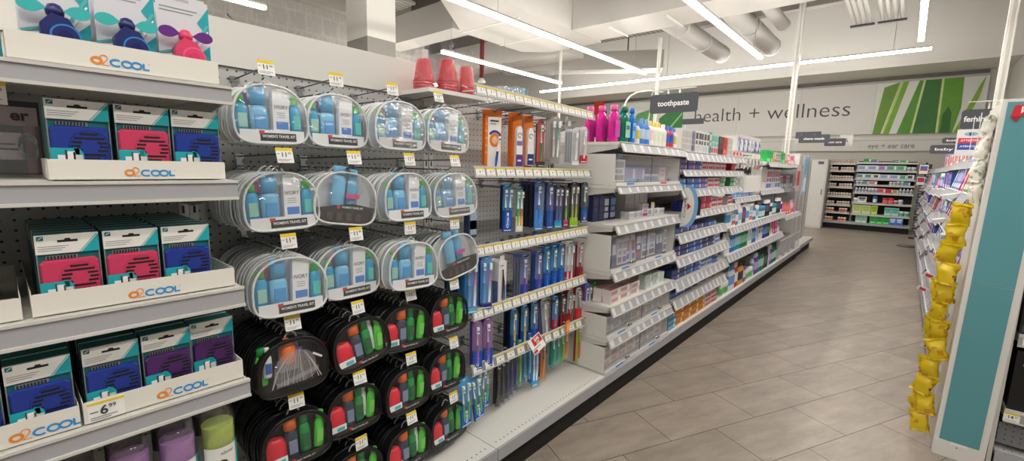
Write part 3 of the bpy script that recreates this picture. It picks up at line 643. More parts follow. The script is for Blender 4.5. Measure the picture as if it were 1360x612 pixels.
put('display_tray', tray(.330, .043, .40, .135, .0165), (FX-.004, .020, 1.0825), L90, 'white tray with orange and blue lettering on the third fan shelf', 'display tray')
put('display_tray', tray(.285, .046, .36, .115, .018, True), (FX-.004, .070, .8485), L90, 'white tray with a yellow topped price tag on the fourth fan shelf', 'display tray')
put('display_tray', tray(.30, .045, .36, .205, .018), (FX-.004, -.235, .8485), L90, 'white tray cut by the left edge on the fourth fan shelf', 'display tray')
put('display_tray', tray(.30, .041, .36, .05, .0165), (FX-.004, -.292, 1.0825), L90, 'white tray cut by the left edge on the third fan shelf', 'display tray')
def boxfan(col, simple=False):
    w, h, d = .088, .146, .042; body = mat(col, .4); dk = mat('#0b0c10', .7); gr = mat('#77797c', .5)
    cb = MB().box(-w/2, w/2, .004, d, 0, h, TEALD).box(-w/2, w/2, 0, .004, h-.036, h, CARD)
    cb.box(-w/2, -w/2+.002, 0, .004, 0, h-.036, mat('#7d8689', .4)).box(w/2-.002, w/2, 0, .004, 0, h-.036, mat('#7d8689', .4))
    if simple:
        cb.box(-w/2+.003, w/2-.003, -.001, .004, .002, h-.044, body); return cb.mesh()
    hd = MB().box(-w/2, w/2, -.001, -.0002, h-.036, h, CARD)
    hd.quad([(w/2-.026, -.0014, h-.036), (w/2, -.0014, h-.036), (w/2, -.0014, h-.002)], TEAL); hd.ribbon([(w/2-.029, h-.036), (w/2-.002, h-.001)], .0012, -.0012, TEAL)
    hd.front(-w/2+.003, -w/2+.012, h-.010, h-.002, -.001, TEALD).ribbon([(-w/2+.005, h-.008), (-w/2+.008, h-.005), (-w/2+.0105, h-.0035)], .0011, -.0016, CARD)
    hd.front(-.014, .014, h-.0145, h-.0105, -.001, BLACK).prism([(-.005, h-.0105), (.005, h-.0105), (.003, h-.0075), (-.003, h-.0075)], -.0016, -.001, BLACK)
    for i in range(3): hd.front(-w/2+.003, -w/2+.045-.005*i, h-.022-i*.004, h-.0209-i*.004, -.001, mat('#9a9a98'))
    f = MB(); x0, x1, z0, z1 = -w/2+.003, w/2-.003, .003, h-.048; c = .006
    P = [(x0+c, z0), (x1-c, z0), (x1, z0+c), (x1, z1-c), (x1-c, z1), (x0+c, z1), (x0, z1-c), (x0, z0+c)]
    k = 8; n = 0; P2 = [(p[0]*.94+(x0+x1)*.03, z0+(p[1]-z0)*.94+.003) for p in P]
    f.v += [(p[0], .0038, p[1]) for p in P]+[(p[0], -.001, p[1]) for p in P]+[(p[0], -.006, p[1]) for p in P2]
    for q in range(2):
        for i in range(k): f.face([q*k+i, q*k+(i+1) % k, (q+1)*k+(i+1) % k, (q+1)*k+i], body)
    f.face([2*k+i for i in range(k)], body)
    f.ribbon(arc(.012, z0+.058, .0295, .0295, 0, 360, 28), .0012, -.0061, mat(col, .25))
    for i in range(7):                       # dark louvres of the round grille
        zz = -.023+i*.0077; half = math.sqrt(max(0, .0265**2-zz**2))
        inner = math.sqrt(max(0, .0125**2-zz**2)) if abs(zz) < .0125 else 0
        segs = [(-half, half)] if not inner else [(-half, -inner-.001), (inner+.001, half)]
        for a, e in segs: f.front(.012+a, .012+e, z0+.058+zz-.0018, z0+.058+zz+.0018, -.0062, dk)
    comb = MB().box(-w/2+.012, .012, -.001, .0035, h-.047, h-.040, gr)
    for i in range(9): comb.front(-w/2+.014+i*.0045, -w/2+.0165+i*.0045, h-.0465, h-.0405, -.001, BLACK)
    g = MB().box(-w/2+.001, -w/2+.04, -.0085, -.0075, .0, .026, TEAL).prism([(-w/2+.040, 0), (-w/2+.046, 0)]+[(-w/2+.032+.014*math.cos(t*math.pi/12), .012+.016*math.sin(t*math.pi/12)) for t in range(0, 7)]+[(-w/2+.032, .026)], -.0085, -.0075, TEAL)
    for xx, ww, hh, cc in ((-.034, .010, .012, '#f2f2f0'), (-.022, .011, .019, '#f2f2f0'), (-.010, .010, .013, '#d8d4cc'), (-.024, .003, .021, '#3a3d40'), (-.013, .003, .018, '#3a3d40')): g.front(xx, xx+ww, .001, .001+hh, -.0085, mat(cc))
    g = MB().add(g, T((0, 0, .031)))
    return [('carton', cb.mesh()), ('header_card', hd.mesh()), ('fan', f.mesh(), [('vent_comb', comb.mesh())]), ('badge', g.mesh())]
FC = {'blue': '#1c3590', 'pink': '#cc3a60', 'purple': '#4a2260'}
BF = {k: boxfan(v) for k, v in FC.items()}; BFS = {k: boxfan(v, True) for k, v in FC.items()}
def boxfans(row, z, items, depth, word):
    for i, (c, y, back) in enumerate(items):
        put('boxed_fan', BF[c], (FX-.012-back, y, z), L90+random.uniform(-.015, .015), '%s clip fan in a teal white box, %s of its row, %s fan shelf' % (c, ORD[i], word), 'boxed fan', 'boxed fans on the %s shelf' % word)
        for k in range(1, depth):
            kc = random.choice(list(FC))
            put('boxed_fan', BFS[c], (FX-.012-back-.0445*k, y+random.uniform(-.001, .001), z), L90, 'teal topped box behind the %s front box, %s fan shelf' % (ORD[i], word), 'boxed fan', 'boxes behind the %s box on the %s shelf' % (ORD[i], word))
boxfans(2, 1.3352, [('blue', .112, .012), ('pink', .208, .012), ('blue', .300, .012)], 2, 'second')
boxfans(3, 1.0842, [('pink', .078, .012), ('pink', .172, .012), ('blue', .266, .012)], 7, 'third')
boxfans(4, .8502, [('blue', .122, .012), ('purple', .2155, .018), ('purple', .3065, .03)], 7, 'fourth')
for y, c, z, wd in ((-.070, 'blue', 1.0842, 'third'), ):
    for k in range(6): put('boxed_fan', BF[c] if k == 0 else BFS[c], (FX-.02-.0445*k, y, z), L90, '%s fan box at the left edge of the %s fan shelf' % ('blue' if k == 0 else 'teal topped hidden', wd), 'boxed fan', 'left edge boxes %s shelf' % wd)
for k in range(6):
    put('boxed_fan', BF['blue'] if k == 0 else BFS['blue'], (FX-.02-.0445*k, .018, .8502), L90, 'blue clip fan box left of the price tag on the fourth fan shelf' if k == 0 else 'teal topped box behind the one left of the price tag, fourth fan shelf', 'boxed fan', 'boxes left of the price tag')
    put('boxed_fan', BF['blue'] if k == 0 else BFS['blue'], (FX-.02-.0445*k, -.075, .8502), L90, 'blue clip fan box cut by the left edge on the fourth fan shelf' if k == 0 else 'teal topped box behind the one at the left edge, fourth fan shelf', 'boxed fan', 'boxes at the left edge, fourth shelf')
# ---- carded hand fans on the top shelf
def handfan(body, blade, face):
    w, h = .094, .178; BM = mat(body, .35); BL = mat(blade, .3); FM = mat(face, .35)
    c = MB().box(-w/2, w/2, 0, .0012, 0, h-.004, mat('#dcdbe0', .45)).box(-w/2, w/2-.006, 0, .0012, h-.004, h, mat('#dcdbe0', .45))
    c.quad([(-w/2, -.0005, 0), (w/2, -.0005, 0), (w/2, -.0005, .085), (.02, -.0005, .058), (-w/2, -.0005, .042)], TEAL)
    c.ribbon([(-w/2, .047), (-.015, .058), (.02, .072), (w/2-.003, .115)], .003, -.0008, mat('#f4f4f2')).ribbon([(-w/2, .055), (-.015, .066), (.018, .082), (w/2-.003, .128)], .005, -.0008, mat('#58b8b8'))
    c.quad([(w/2-.022, -.0012, .13), (w/2, -.0012, .10), (w/2, -.0012, .165)], TEAL)
    for i in range(2): c.front(-w/2+.006, .026-.008*i, .150-i*.007, .1522-i*.007, 0, mat('#8c9a9c'))
    c.front(-w/2+.004, -w/2+.014, h-.014, h-.004, 0, TEALD); c.front(-.02, .012, h-.011, h-.006, 0, mat('#b9b9b6'))
    f = MB().prism([(-.024, 0), (.022, 0), (.022, .012), (.032, .020), (.028, .055), (.014, .082), (-.008, .088), (-.024, .068)], -.030, -.002, BM)
    f.prism(arc(.008, .050, .021, .021, 0, 360, 20)[:-1], -.033, -.030, FM).prism(arc(.008, .050, .018, .018, 0, 360, 20)[:-1], -.0335, -.033, BM).prism(arc(.008, .050, .009, .009, 0, 360, 16)[:-1], -.036, -.0335, mat(body, .2))
    f.prism([(.014, .030), (.031, .028), (.030, .046), (.026, .052)], -.0315, -.030, FM)
    hub = MB().lathe([(.012, .086), (.0135, .094), (.009, .104), (.003, .107)], BM, cx=-.002, cy=-.016)
    def bl(x0, z0, sx, tw):
        P = [(0, 0)]+[(sx*(.022+.016*math.cos(a)), .001+.0115*math.sin(a)) for a in [math.radians(140-20*q) for q in range(15)]]
        return MB().prism([(x0+p[0], z0+p[1]) for p in P], -.022+tw, -.0205+tw, BL).mesh()
    bs = MB().prism([(-.036, .001), (.040, .001), (.040, .060), (.016, .112), (-.012, .112), (-.036, .080)], -.037, -.0365, film(body=.03, gloss=.08))
    return [('backing_card', c.mesh()), ('fan_body', f.mesh()), ('hub', hub.mesh()), ('blade', bl(-.012, .096, -1, 0)), ('blade', bl(.008, .094, 1, -.004))]
HF = [handfan('#1f2767', '#3fb9b8', '#2b84cf'), handfan('#1f2767', '#3fb9b8', '#2b84cf'), handfan('#e0416e', '#6b2b86', '#ef5f8c')]
for i, (y, k, lb) in enumerate(((.099, 0, 'carded navy hand fan with turquoise blades, cut by the top edge'), (.200, 1, 'carded navy hand fan with turquoise blades beside the pink one'), (.297, 2, 'carded pink hand fan with purple blades on the top fan shelf'))):
    put('carded_hand_fan', HF[k], (FX-.045, y, 1.5435), L90, lb, 'hand fan')
    for q in range(3): put('carded_hand_fan', HF[k][:1]+HF[k][1:2], (FX-.085-q*.04, y+.002, 1.5435), L90, 'hand fan card behind the %s front card on the top shelf' % ORD[i], 'hand fan', 'fan cards behind the %s front card' % ORD[i])
put('carded_hand_fan', handfan('#e0416e', '#7a4a9e', '#ef5f8c'), (FX-.045, -.020, 1.5415), L90, 'hand fan card with purple blade at the upper left edge', 'hand fan')
# ---- hanging blister with accessories at the left of the second shelf
bl = MB().box(-.05, .05, 0, .002, -.15, 0, mat('#3a3438', .4)).front(-.046, .046, -.05, -.012, 0, mat('#b9a9ad')).front(-.046, .02, -.12, -.065, 0, mat('#ddd0d2')).front(-.042, .015, -.10, -.097, 0, mat('#a03448')).front(-.042, .01, -.09, -.087, 0, mat('#a03448')).front(.024, .046, -.148, -.05, 0, mat('#8a5868'))
bl.add(text('er', .03, mat('#4a3a3e'), y=-.001, x=.02, z=-.03, bold=.03))
wr = MB()
for i in range(4): wr.tube([(p[0], -.006-.002*i, p[1]) for p in arc(.028, -.10+.004*i, .014, .022, 0, 340, 14)], .0014, CHROME, 5)
put('accessory_blister', [('card', bl.mesh()), ('hair_ties', wr.mesh()), ('film_cover', MB().box(-.048, .048, -.018, -.001, -.148, -.05, CLEAR).mesh())], (-1.40, .022, 1.487), L90, 'pink and black accessory blister hanging left of the second row of fans', 'blister pack')
put('peg_hook', [('wire', HK[0]), ('bracket', HK[1])], (BX, .022, 1.492), L90, 'peg hook with the pink and black blister', 'hook')
put('price_tag', TAG, (-1.24, .004, 1.487), L90, 'yellow topped price tag at the left edge between the upper fan shelves', 'price tag')
# ---- towel tubs below the fourth shelf
def tub(col, lab=True):
    b = MB().lathe([(.0335, .0), (.0335, .165), (.034, .168)], mat(col, .8, noise=.12, nscale=60), n=20)
    c = film(body=.05, gloss=.12, rough=.06)
    s = MB().lathe([(.0365, 0, c), (.0365, .175, c), (.034, .192, c), (.028, .198, c), (.024, .194, c), (.010, .190, c)], c, n=24)
    lb = MB(); A = [math.radians(a) for a in range(200, 345, 8)]
    n = len(A); lb.v += [(.0372*math.cos(a), .0372*math.sin(a), z) for z in (.01, .118) for a in A]
    for i in range(n-1): lb.face([i, i+1, n+i+1, n+i], CARD, True)
    n0 = len(lb.v); lb.v += [(.0376*math.cos(a), .0376*math.sin(a), z) for z in (.01, .118) for a in A[-4:]]
    for i in range(3): lb.face([n0+i, n0+i+1, n0+4+i+1, n0+4+i], TEAL, True)
    t = text('o2cool', .011, TEALD, y=0, x=.008, z=.103, bold=.01, width=.028)
    for v in t.v:
        a = -math.pi/2+v[0]/.0376; lb.v.append((.0377*math.cos(a), .0377*math.sin(a), v[2]))
    k0 = len(lb.v)-len(t.v)
    for f in t.f: lb.face([k0+i for i in f], TEALD)
    k0 = len(lb.v)                                      # small portrait printed on the label
    for (P, m, rr) in ((arc(0, .068, .010, .012, 0, 360, 14)[:-1], mat('#c98f72'), .0378), (arc(0, .078, .011, .008, 0, 180, 8)+[(-.008, .074), (.008, .074)], mat('#3a2c28'), .0380), ([(-.02, .02), (.02, .02), (.012, .052), (-.012, .052)], mat('#c34a3c'), .0377)):
        s0 = len(lb.v)
        for p in P:
            a = -math.pi/2+p[0]/.0376-.1; lb.v.append((rr*math.cos(a), rr*math.sin(a), p[1]))
        lb.face([s0+i for i in range(len(P))], m)
    return [('towel', b.mesh()), ('clear_shell', s.mesh()), ('label', lb.mesh())]
for y, c, w in ((.305, '#b9cf5a', 'lime green'), (.222, '#b07cc0', 'lilac'), (.137, '#a873b8', 'lilac'), (.052, '#56504c', 'dark')):
    nm = {(.305): 'lime green rolled towel in a clear tub under the fourth fan shelf', .222: 'lilac rolled towel in a clear tub beside the lime one', .137: 'lilac rolled towel in a clear tub beside the dark one', .052: 'dark rolled towel in a clear tub at the bottom edge'}[y]
    put('towel_tub', tub(c), (FX-.052, y, .5625), L90, nm, 'towel tub')
for y in (-.03, ): put('towel_tub', tub('#56504c'), (FX-.052, y, .5625), L90, 'dark rolled towel tub below the lettered tray at the left edge', 'towel tub')
for j, y in enumerate((.305, .222, .137, .052)): put('towel_tub', tub('#3a3735'), (FX-.132, y, .5625), L90, 'dark towel tub standing behind the %s front tub' % ORD[j], 'towel tub')
# ---- bagged red cups on top of the board
CRM = film(body=.02, gloss=.07, rough=.1, bump=1.0, name='bag_film')
RC = mat('#c01028', .35)
def bagcups(n, h0, w):
    out = []
    for i in range(n):
        z = h0+i*.011; c = MB().lathe([(.042, z), (.044, z+.004), (.040, z+.012), (.028, z+.085), (.026, z+.09)], RC, n=18); out.append(('cup', c.mesh()))
    prof = [(.050, -.07), (.053, 0), (.052, h0+n*.011+.06), (.040, h0+n*.011+.095), (.018, h0+n*.011+.12), (.030, h0+n*.011+.145)]
    b = MB(); N = 14; r = random.Random(n*7+int(w*100))
    for q in prof:
        for j in range(N):
            a = 2*math.pi*j/N; k = 1+r.uniform(-.09, .09); b.v.append((q[0]*k*math.cos(a)*w, q[0]*k*math.sin(a), max(0, q[1])))
    for i in range(len(prof)-1):
        for j in range(N): b.face([i*N+j, i*N+(j+1) % N, (i+1)*N+(j+1) % N, (i+1)*N+j], CRM)
    out.append(('plastic_bag', b.mesh())); return out
put('bagged_cups', bagcups(4, .0, 1.0), (-1.50, 1.165, 1.667), 0, 'stack of red cups in a clear bag by the grey post', 'cups')
put('bagged_cups', bagcups(5, .0, 1.0), (-1.47, 1.262, 1.667), 0, 'middle and tallest stack of red cups in a clear bag', 'cups')
put('bagged_cups', bagcups(4, .0, .9), (-1.47, 1.365, 1.667), 0, 'stack of red cups in a clear bag nearest the toothbrushes', 'cups')
put('cup_shelf', MB().box(-.16, .155, -.23, -.008, 1.650, 1.6655, OFF).mesh(), (BX, 1.262, 0), L90, 'small white top shelf under the bagged red cups', 'shelf')
# ================================================================== toothbrush bay
def strip(zl, zr, top, label, n=14, dark=0):
    L = .885; h = .040; sl = (zr-zl)/L; parts = []
    b = MB(); b.prism([(0, 0), (-.003, 0), (-.003-.012, -h), (-.012, -h)], 0, L, GREY if not dark else mat('#8b8c8f', .5), 'x').box(0, L, -.006, .002, -.003, .003, STEEL).box(0, L, -.018, -.010, -h-.003, -h+.001, STEEL)
    parts.append(('rail', b.mesh()))
    for x in (.10, L-.12): parts.append(('support_arm', MB().tube([(x, 0, -.01), (x-.02, .12, -.004), (x-.02, .31, .0)], .003, STEEL, 6).mesh()))
    tk = MB().box(0, .050, -.001, 0, -.034, 0, TICK).box(0, .050, -.0015, -.001, -.006, 0, YEL)
    tk.add(text('%d' % top, .017, INK, y=-.0011, x=.022, z=-.018, bold=.01)).add(text('99', .008, INK, y=-.0011, x=.038, z=-.014)); tk.front(.006, .042, -.031, -.0295, -.001, mat('#8a8a8c'))
    tkm = tk.mesh()
    o = put('price_strip', parts, (-1.302, 1.250, zl), L90, label, 'price rail', 'price strips of the toothbrush bay')
    o.rotation_euler = (Matrix.Rotation(L90, 3, 'Z') @ Matrix.Rotation(-math.atan(sl), 3, 'Y')).to_euler()
    for i in range(n):
        t = raw('price_ticket', tkm, o); t.location = (.008+i*(L-.02)/n, -.0052, -.004); t.rotation_euler = (-.29, 0, random.uniform(-.01, .01)); t.scale = (1.0, 1, 1)
strip(1.690, 1.672, 7, 'topmost price strip, above the orange toothbrush packs', 15)
strip(1.372, 1.368, 9, 'price strip below the orange toothbrush packs', 14)
strip(1.046, 1.056, 5, 'price strip below the blue and black slim packs', 15)
strip(.776, .782, 5, 'price strip below the blue and red labelled packs', 14)
strip(.533, .531, 4, 'lowest price strip, with a red sale card hanging from it', 12, 1)
def brush(b, x, z0, z1, c1, c2, y=-.008, lean=0.):
    """a toothbrush standing upright between z0 and z1, head at the top"""
    L = z1-z0; m1 = mat(c1, .3); m2 = mat(c2, .35)
    P = [(x, y, z0), (x+lean*.2, y-.002, z0+L*.25), (x+lean*.5, y-.001, z0+L*.5), (x+lean*.8, y, z0+L*.72), (x+lean, y, z0+L*.98)]
    b.tube(P[:3], [.0045, .0058, .0048], m1, 7).tube(P[2:], [.0045, .0028, .0040], m2, 7)
    b.box(x+lean-.005, x+lean+.005, y-.012, y-.003, z0+L*.82, z0+L*.99, mat('#eef3f6', .7)).box(x+lean-.0045, x+lean+.0045, y-.0125, y-.004, z0+L*.86, z0+L*.91, m1)
PKC = {}
def brushpack(w, h, top, low, lowf, brushes, word=None, wcol='#ffffff', dark=0):
    """hanging blister pack: header, printed foot, brushes behind film; origin at the hang hole"""
    k = (w, h, top, low, lowf, tuple(brushes), word)
    if k in PKC: return PKC[k]
    c = MB().box(-w/2, w/2, 0, .0012, -h, -.012, mat(top, .4)).prism([(-w/2, -.012), (w/2, -.012), (w/2-.008, .004), (-w/2+.008, .004)], 0, .0012, mat(top, .4)).front(-.008, .008, -.006, -.002, 0, mat('#d8d8d8'))
    zf = -h+h*lowf
    f = MB()
    if lowf: 
        f.box(-w/2+.0005, w/2-.0005, -.009, -.0005, -h+.001, zf, mat(low, .35))
        f.front(-w/2+.004, w/2-.004, -h+.006, -h+.010, -.009, mat('#e7edf2'))
        if word: 
            if 'Oral' in word: f.prism(arc(0, -h+h*lowf*.56, w*.33, h*lowf*.36, 0, 360, 18)[:-1], -.0098, -.009, mat('#1d58c4', .4)); 
            f.add(text(word, min(w*.42, .016), mat(wcol), y=-.0098, x=0, z=-h+h*lowf*.55, rot=L90, bold=.03, width=h*lowf*.72))
    b = MB(); n = len(brushes)
    for i, (c1, c2) in enumerate(brushes):
        x = (i-(n-1)/2)*w/max(n, 1)*.9; brush(b, x, -h*.86, -.02, c1, c2, lean=(.003 if i % 2 else -.003))
    fl = MB().prism([(-w/2+.003, zf), (w/2-.003, zf), (w/2-.003, -.02), (w/2-.010, -.010), (-w/2+.010, -.010), (-w/2+.003, -.02)], -.018, -.0005, CLEAR)
    parts = [('card', c.mesh())]
    if lowf: parts.append(('printed_foot', f.mesh()))
    parts += [('toothbrush', b.mesh()), ('blister', fl.mesh())]
    PKC[k] = parts; return parts
def simplepack(w, h, top, edge):
    k = (w, h, top, edge)
    if k in PKC: return PKC[k]
    b = MB().box(-w/2, w/2, 0, .0014, -h, 0, mat(top, .4)).box(-w/2+.003, w/2-.003, -.010, -.0003, -h+.004, -.015, mat(edge, .35))
    PKC[k] = b.mesh(); return PKC[k]
HKS = hookmesh(.30)
def hang(px, pyt, pyb, w_, parts, stack, label, backtop, backedge, X=-1.36, hook=True, group=None, yaw=0., step=.014, dy=0., tilt=0.):
    stack = min(stack, 4); w = w_*1.14 if w_ > .03 else w_*1.25
    y, zt = onX(px, pyt, X); zb = onX(px, pyb, X)[1]; h = zt-zb
    p = parts(w, round(h, 3)) if callable(parts) else parts
    yaw -= .32
    o = put('toothbrush_pack', p, (X, y, zt-.012), L90+yaw, label, 'toothbrush pack', group)
    if tilt: o.rotation_euler = (Matrix.Rotation(L90+yaw, 3, 'Z') @ Matrix.Rotation(tilt, 3, 'Y')).to_euler()
    for k in range(1, stack):
        put('toothbrush_pack', simplepack(round(w, 3), round(h-.012, 3), backtop, backedge), (X-step*k, y+random.uniform(-.003, .003)+dy*k, zt-.012), L90+yaw+random.uniform(-.05, .05), 'pack behind the ' + label, 'toothbrush pack', 'packs behind the ' + label[:48])
    if hook:
        put('peg_hook', [('wire', HKS[0]), ('bracket', HKS[1])], (BX, y, zt-.016), L90, 'peg hook carrying the ' + label, 'hook', 'peg hooks of the toothbrush bay')
    return y, zt, zb
def bp(top, low, lowf, brushes, word=None, wcol='#ffffff'): return lambda w, h: brushpack(w, h, top, low, lowf, brushes, word, wcol)
# row 1: orange packs, grey picks
def gardcard(w, h):
    OR = mat('#e8791f', .45); b = MB().box(-w/2, w/2, 0, .0014, -h, 0, OR).front(-w/2+.014, w/2-.004, -h+.004, -.03, 0, mat('#ece9e4', .5))
    b.prism(arc(.006, -h*.52, w*.30, w*.36, 0, 360, 22)[:-1], -.0016, -.0007, OR).prism(arc(.006, -h*.52, w*.16, w*.2, 0, 360, 18)[:-1], -.0022, -.0016, mat('#f2c79a', .5))
    b.ribbon(arc(.006, -h*.48, w*.34, w*.34, 20, 150), .010, -.0022, mat('#2a3f8f'))
    b.front(-w*.2, w*.3, -.050, -.042, 0, mat('#4a4c54')).front(-w*.2, w*.15, -.060, -.056, 0, mat('#8a8c90'))
    for i in range(6): b.prism(arc(-w/2+.007, -.03-i*.03, .004, .005, 0, 360, 10)[:-1], -.0012, -.0002, mat('#f3b06c'))
    br = MB(); brush(br, .008, -h+.006, -h*.45, '#2a54b0', '#eef1f4', y=-.012, lean=.012)
    return [('card', b.mesh()), ('toothbrush', br.mesh())]
hang(656, 142, 219, .072, gardcard, 2, 'wide orange pack with a round emblem and one brush', '#e8791f', '#d96f1c')
def gardtube(cap, low):
    def f(w, h):
        b = MB().box(-w/2, w/2, 0, .0014, -h, 0, mat('#e8791f', .45)); t = MB()
        t.prism([(-w*.36, -h*.96), (w*.36, -h*.96), (w*.30, -h*.30), (w*.12, -h*.24), (-w*.12, -h*.24), (-w*.30, -h*.30)], -.022, -.0005, mat('#f0edea', .35))
        t.front(-w*.36, w*.36, -h*.95, -h*.74, -.022, mat(low)).front(-w*.30, w*.30, -h*.58, -h*.50, -.022, mat(cap)); t.front(-w*.2, w*.2, -h*.86, -h*.83, -.0226, TICK)
        t.ribbon(arc(0, -h*.40, w*.22, w*.20, 0, 300, 14), .003, -.0222, INK)
        return [('card', b.mesh()), ('tube', t.mesh())]
    return f
hang(688, 146, 221, .042, gardtube('#8a6aa8', '#5f2f86'), 3, 'orange card with a purple footed white tube', '#e8791f', '#d96f1c')
hang(703, 150, 219, .042, gardtube('#e9e9ee', '#23357f'), 3, 'orange card with a navy footed white tube', '#e8791f', '#b9c2d8')
hang(719, 157, 219, .036, bp('#e5573a', '#5b4540', .12, [('#2f9a62', '#dfe9e4')]), 2, 'red card with one green brush', '#d8d4d0', '#4a4644')
hang(738, 152, 214, .045, bp('#9b948f', '#c9c5c0', .0, [('#d9d4d2', '#b9b4b1'), ('#efebe8', '#59a9a0')]), 3, 'grey pack of two pale brushes', '#a49d98', '#b9b2ad', X=-1.30)
for i, px in enumerate((748, 754, 760, 766)): 
    y, zt = onX(px-8, 155, -1.33)
    put('toothbrush_pack', brushpack(.03, .19, '#cfd1d2', '#c3c7ca', .0, (('#e3e6e8', '#b4babd'),)), (-1.33-.02*(i % 2), y, zt), L90+.5, 'slim clear pack of pale brushes, %s from the left in the tight grey cluster' % ORD[i], 'toothbrush pack', 'slim clear packs cluster')
hang(765, 168, 216, .036, bp('#d2d3d4', '#e5e6e8', .1, [('#f1f1f2', '#c9ccd0')]), 4, 'clear pack with a white printed strip', '#c9cbcc', '#aeb2b6', X=-1.27)
hang(776, 166, 214, .040, bp('#dad4d6', '#c3303a', .22, [('#e9dadd', '#efe9ea')]), 3, 'pale pack with a red barred label', '#d6cfd1', '#c3a7ab', X=-1.27)
for i, px in enumerate((640, 657, 672, 687)):
    y, z = onX(px, 128, -1.42); b = MB(); r = random.Random(i); NN = 10
    for a in range(5):
        for j in range(NN): b.v.append(((.045+r.uniform(-.012, .012))*math.cos(6.283*j/NN), (.02+r.uniform(-.008, .008))*math.sin(6.283*j/NN), -.03+a*.018))
    for a in range(4):
        for j in range(NN): b.face([a*NN+j, a*NN+(j+1) % NN, (a+1)*NN+(j+1) % NN, (a+1)*NN+j], CRINK)
    if i > 1:
        for q in range(4): b.ribbon([(-.03+q*.02, -.02), (-.02+q*.02, .035)], .006, -.03, mat('#5aa9d2'))
    put('plastic_bag', b.mesh(), (-1.42, y, z), L90, ('crumpled clear bag lying above the wide orange pack', 'crumpled clear bag above the gap between orange packs', 'crumpled bag with blue print above the tubes', 'crumpled bag with blue print, rightmost behind the top strip')[i], 'plastic bag')
# row 2
OB = 'Oral-B'
hang(674, 242, 304, .040, bp('#1f9ad6', '#1d4fae', .46, [('#1e64c0', '#e6eef4'), ('#1e64c0', '#e6eef4')], OB), 2, 'bright blue pack beside the bare pegboard', '#14244a', '#10203f')
hang(690, 245, 304, .032, bp('#59b7b0', '#f0ede4', .35, [('#8cc83a', '#f4f4f2'), ('#e8892a', '#f4f4f2')]), 1, 'pack of a green and an orange brush', '#59b7b0', '#8cc83a')
hang(716, 238, 302, .042, bp('#3a6fc0', '#4c8fd8', .42, [('#3f7fd0', '#dfe7ee')]), 6, 'light blue pack in front of dark edged ones', '#2a3350', '#27272b', dy=-.0045, step=.026)
hang(731, 240, 300, .034, bp('#3a5fb0', '#2f57a8', .40, [('#3a5fb0', '#e8d8d4')]), 2, 'mid blue pack with a pink square label', '#2a3350', '#2f4a8c')
hang(742, 243, 299, .040, bp('#26315f', '#2fa9cc', .18, [('#4458b8', '#b9a9d8'), ('#4458b8', '#b9a9d8')]), 2, 'navy pack with a turquoise band', '#1b2140', '#26315f')
hang(752, 244, 297, .026, bp('#141419', '#c23a86', .16, [('#7ec13c', '#e9e9e9')]), 2, 'narrow black pack with a magenta band', '#141419', '#1b1b20')
hang(763, 240, 298, .048, bp('#141419', '#9ed02e', .22, [('#a4d63a', '#f2f2f2'), ('#d8d23a', '#f2f2f2')]), 2, 'wide black pack with a lime green band', '#141419', '#1b1b20')
hang(777, 240, 292, .040, bp('#39414c', '#1c4f78', .40, [('#2b5a80', '#dfe5e9')], OB), 3, 'grey and dark blue pack at the end of its row', '#2f343c', '#22262c', X=-1.33)
# product behind hooks at the left, below second strip
def bluebox(w, h): 
    b = MB().box(-w/2, w/2, 0, .03, -h, 0, mat('#2c3e63', .4)).front(-w/2+.008, w/2, -h+.012, -.012, 0, mat('#9db3cc')).front(-w/2+.008, w/2, -h*.72, -h*.42, 0, mat('#26467f')); return b.mesh()
y, z = onX(628, 276, -1.34); put('boxed_toothbrush', bluebox(.045, .125), (-1.34, y, z), L90, 'pale blue and navy box hanging right of the travel kits', 'toothbrush box')
# row 3
for i, px in enumerate((596, 603, 610)):
    y, z = onX(px, 362, -1.36)
    put('toothbrush_pack', simplepack(.045, .19, '#2f6fb0', '#1f4f86'), (-1.36-.012*i, y, z), L90, 'blue pack edge between the travel kits and the pink brushes, %s from left' % ORD[i], 'toothbrush pack', 'blue pack edges below the third strip')
hang(626, 340, 412, .046, bp('#4f9fe0', '#59c0dd', .10, [('#5aa7e6', '#5aa7e6'), ('#f3f5f8', '#e74f8a')]), 5, 'light blue pack of two brushes beside the travel kits', '#4f9fe0', '#3f86cc', X=-1.30)
hang(646, 338, 406, .046, bp('#4f9fe0', '#22327f', .12, [('#5aa7e6', '#5aa7e6'), ('#f3f5f8', '#e74f8a')]), 5, 'light blue pack with a navy label next to the white box', '#3a6fc0', '#26419a', X=-1.30)
def whitebox(w, h):
    b = MB().box(-w/2, w/2, 0, .075, -h, -.014, mat('#e3e2e0', .4)).box(-.018, .014, .002, .004, -.014, .012, mat('#e3e2e0', .4))
    b.box(-w/2-.0008, -w/2, .004, .071, -h+.004, -.10, mat('#5d6f9c', .4)); b.prism([(-.004, -h+.004), (w/2-.006, -h+.004), (w/2-.004, -h*.62), (.004, -h*.45)], -.001, 0, mat('#2f6fc0', .4))
    t = MB().tube([(0, -.004, -h*.85), (.002, -.005, -h*.5), (-.002, -.004, -.05)], [.006, .006, .003], mat('#2c2f36', .4), 7)
    b.front(-.018, .006, -.034, -.031, 0, INK)
    return [('box', b.mesh()), ('printed_brush', t.mesh())]
y, z = onX(668, 343, -1.30); put('boxed_toothbrush', whitebox(.058, .215), (-1.30, y, z), L90+.12, 'tall white box with a blue swoosh standing out from its row', 'toothbrush box')
hang(697, 335, 398, .034, bp('#6f86c8', '#1d55b8', .40, [('#9a4f9a', '#d8cfe2')], OB), 5, 'purple and white brush pack, blue foot, leftmost of its row', '#5560a0', '#8c8c96', dy=-.004)
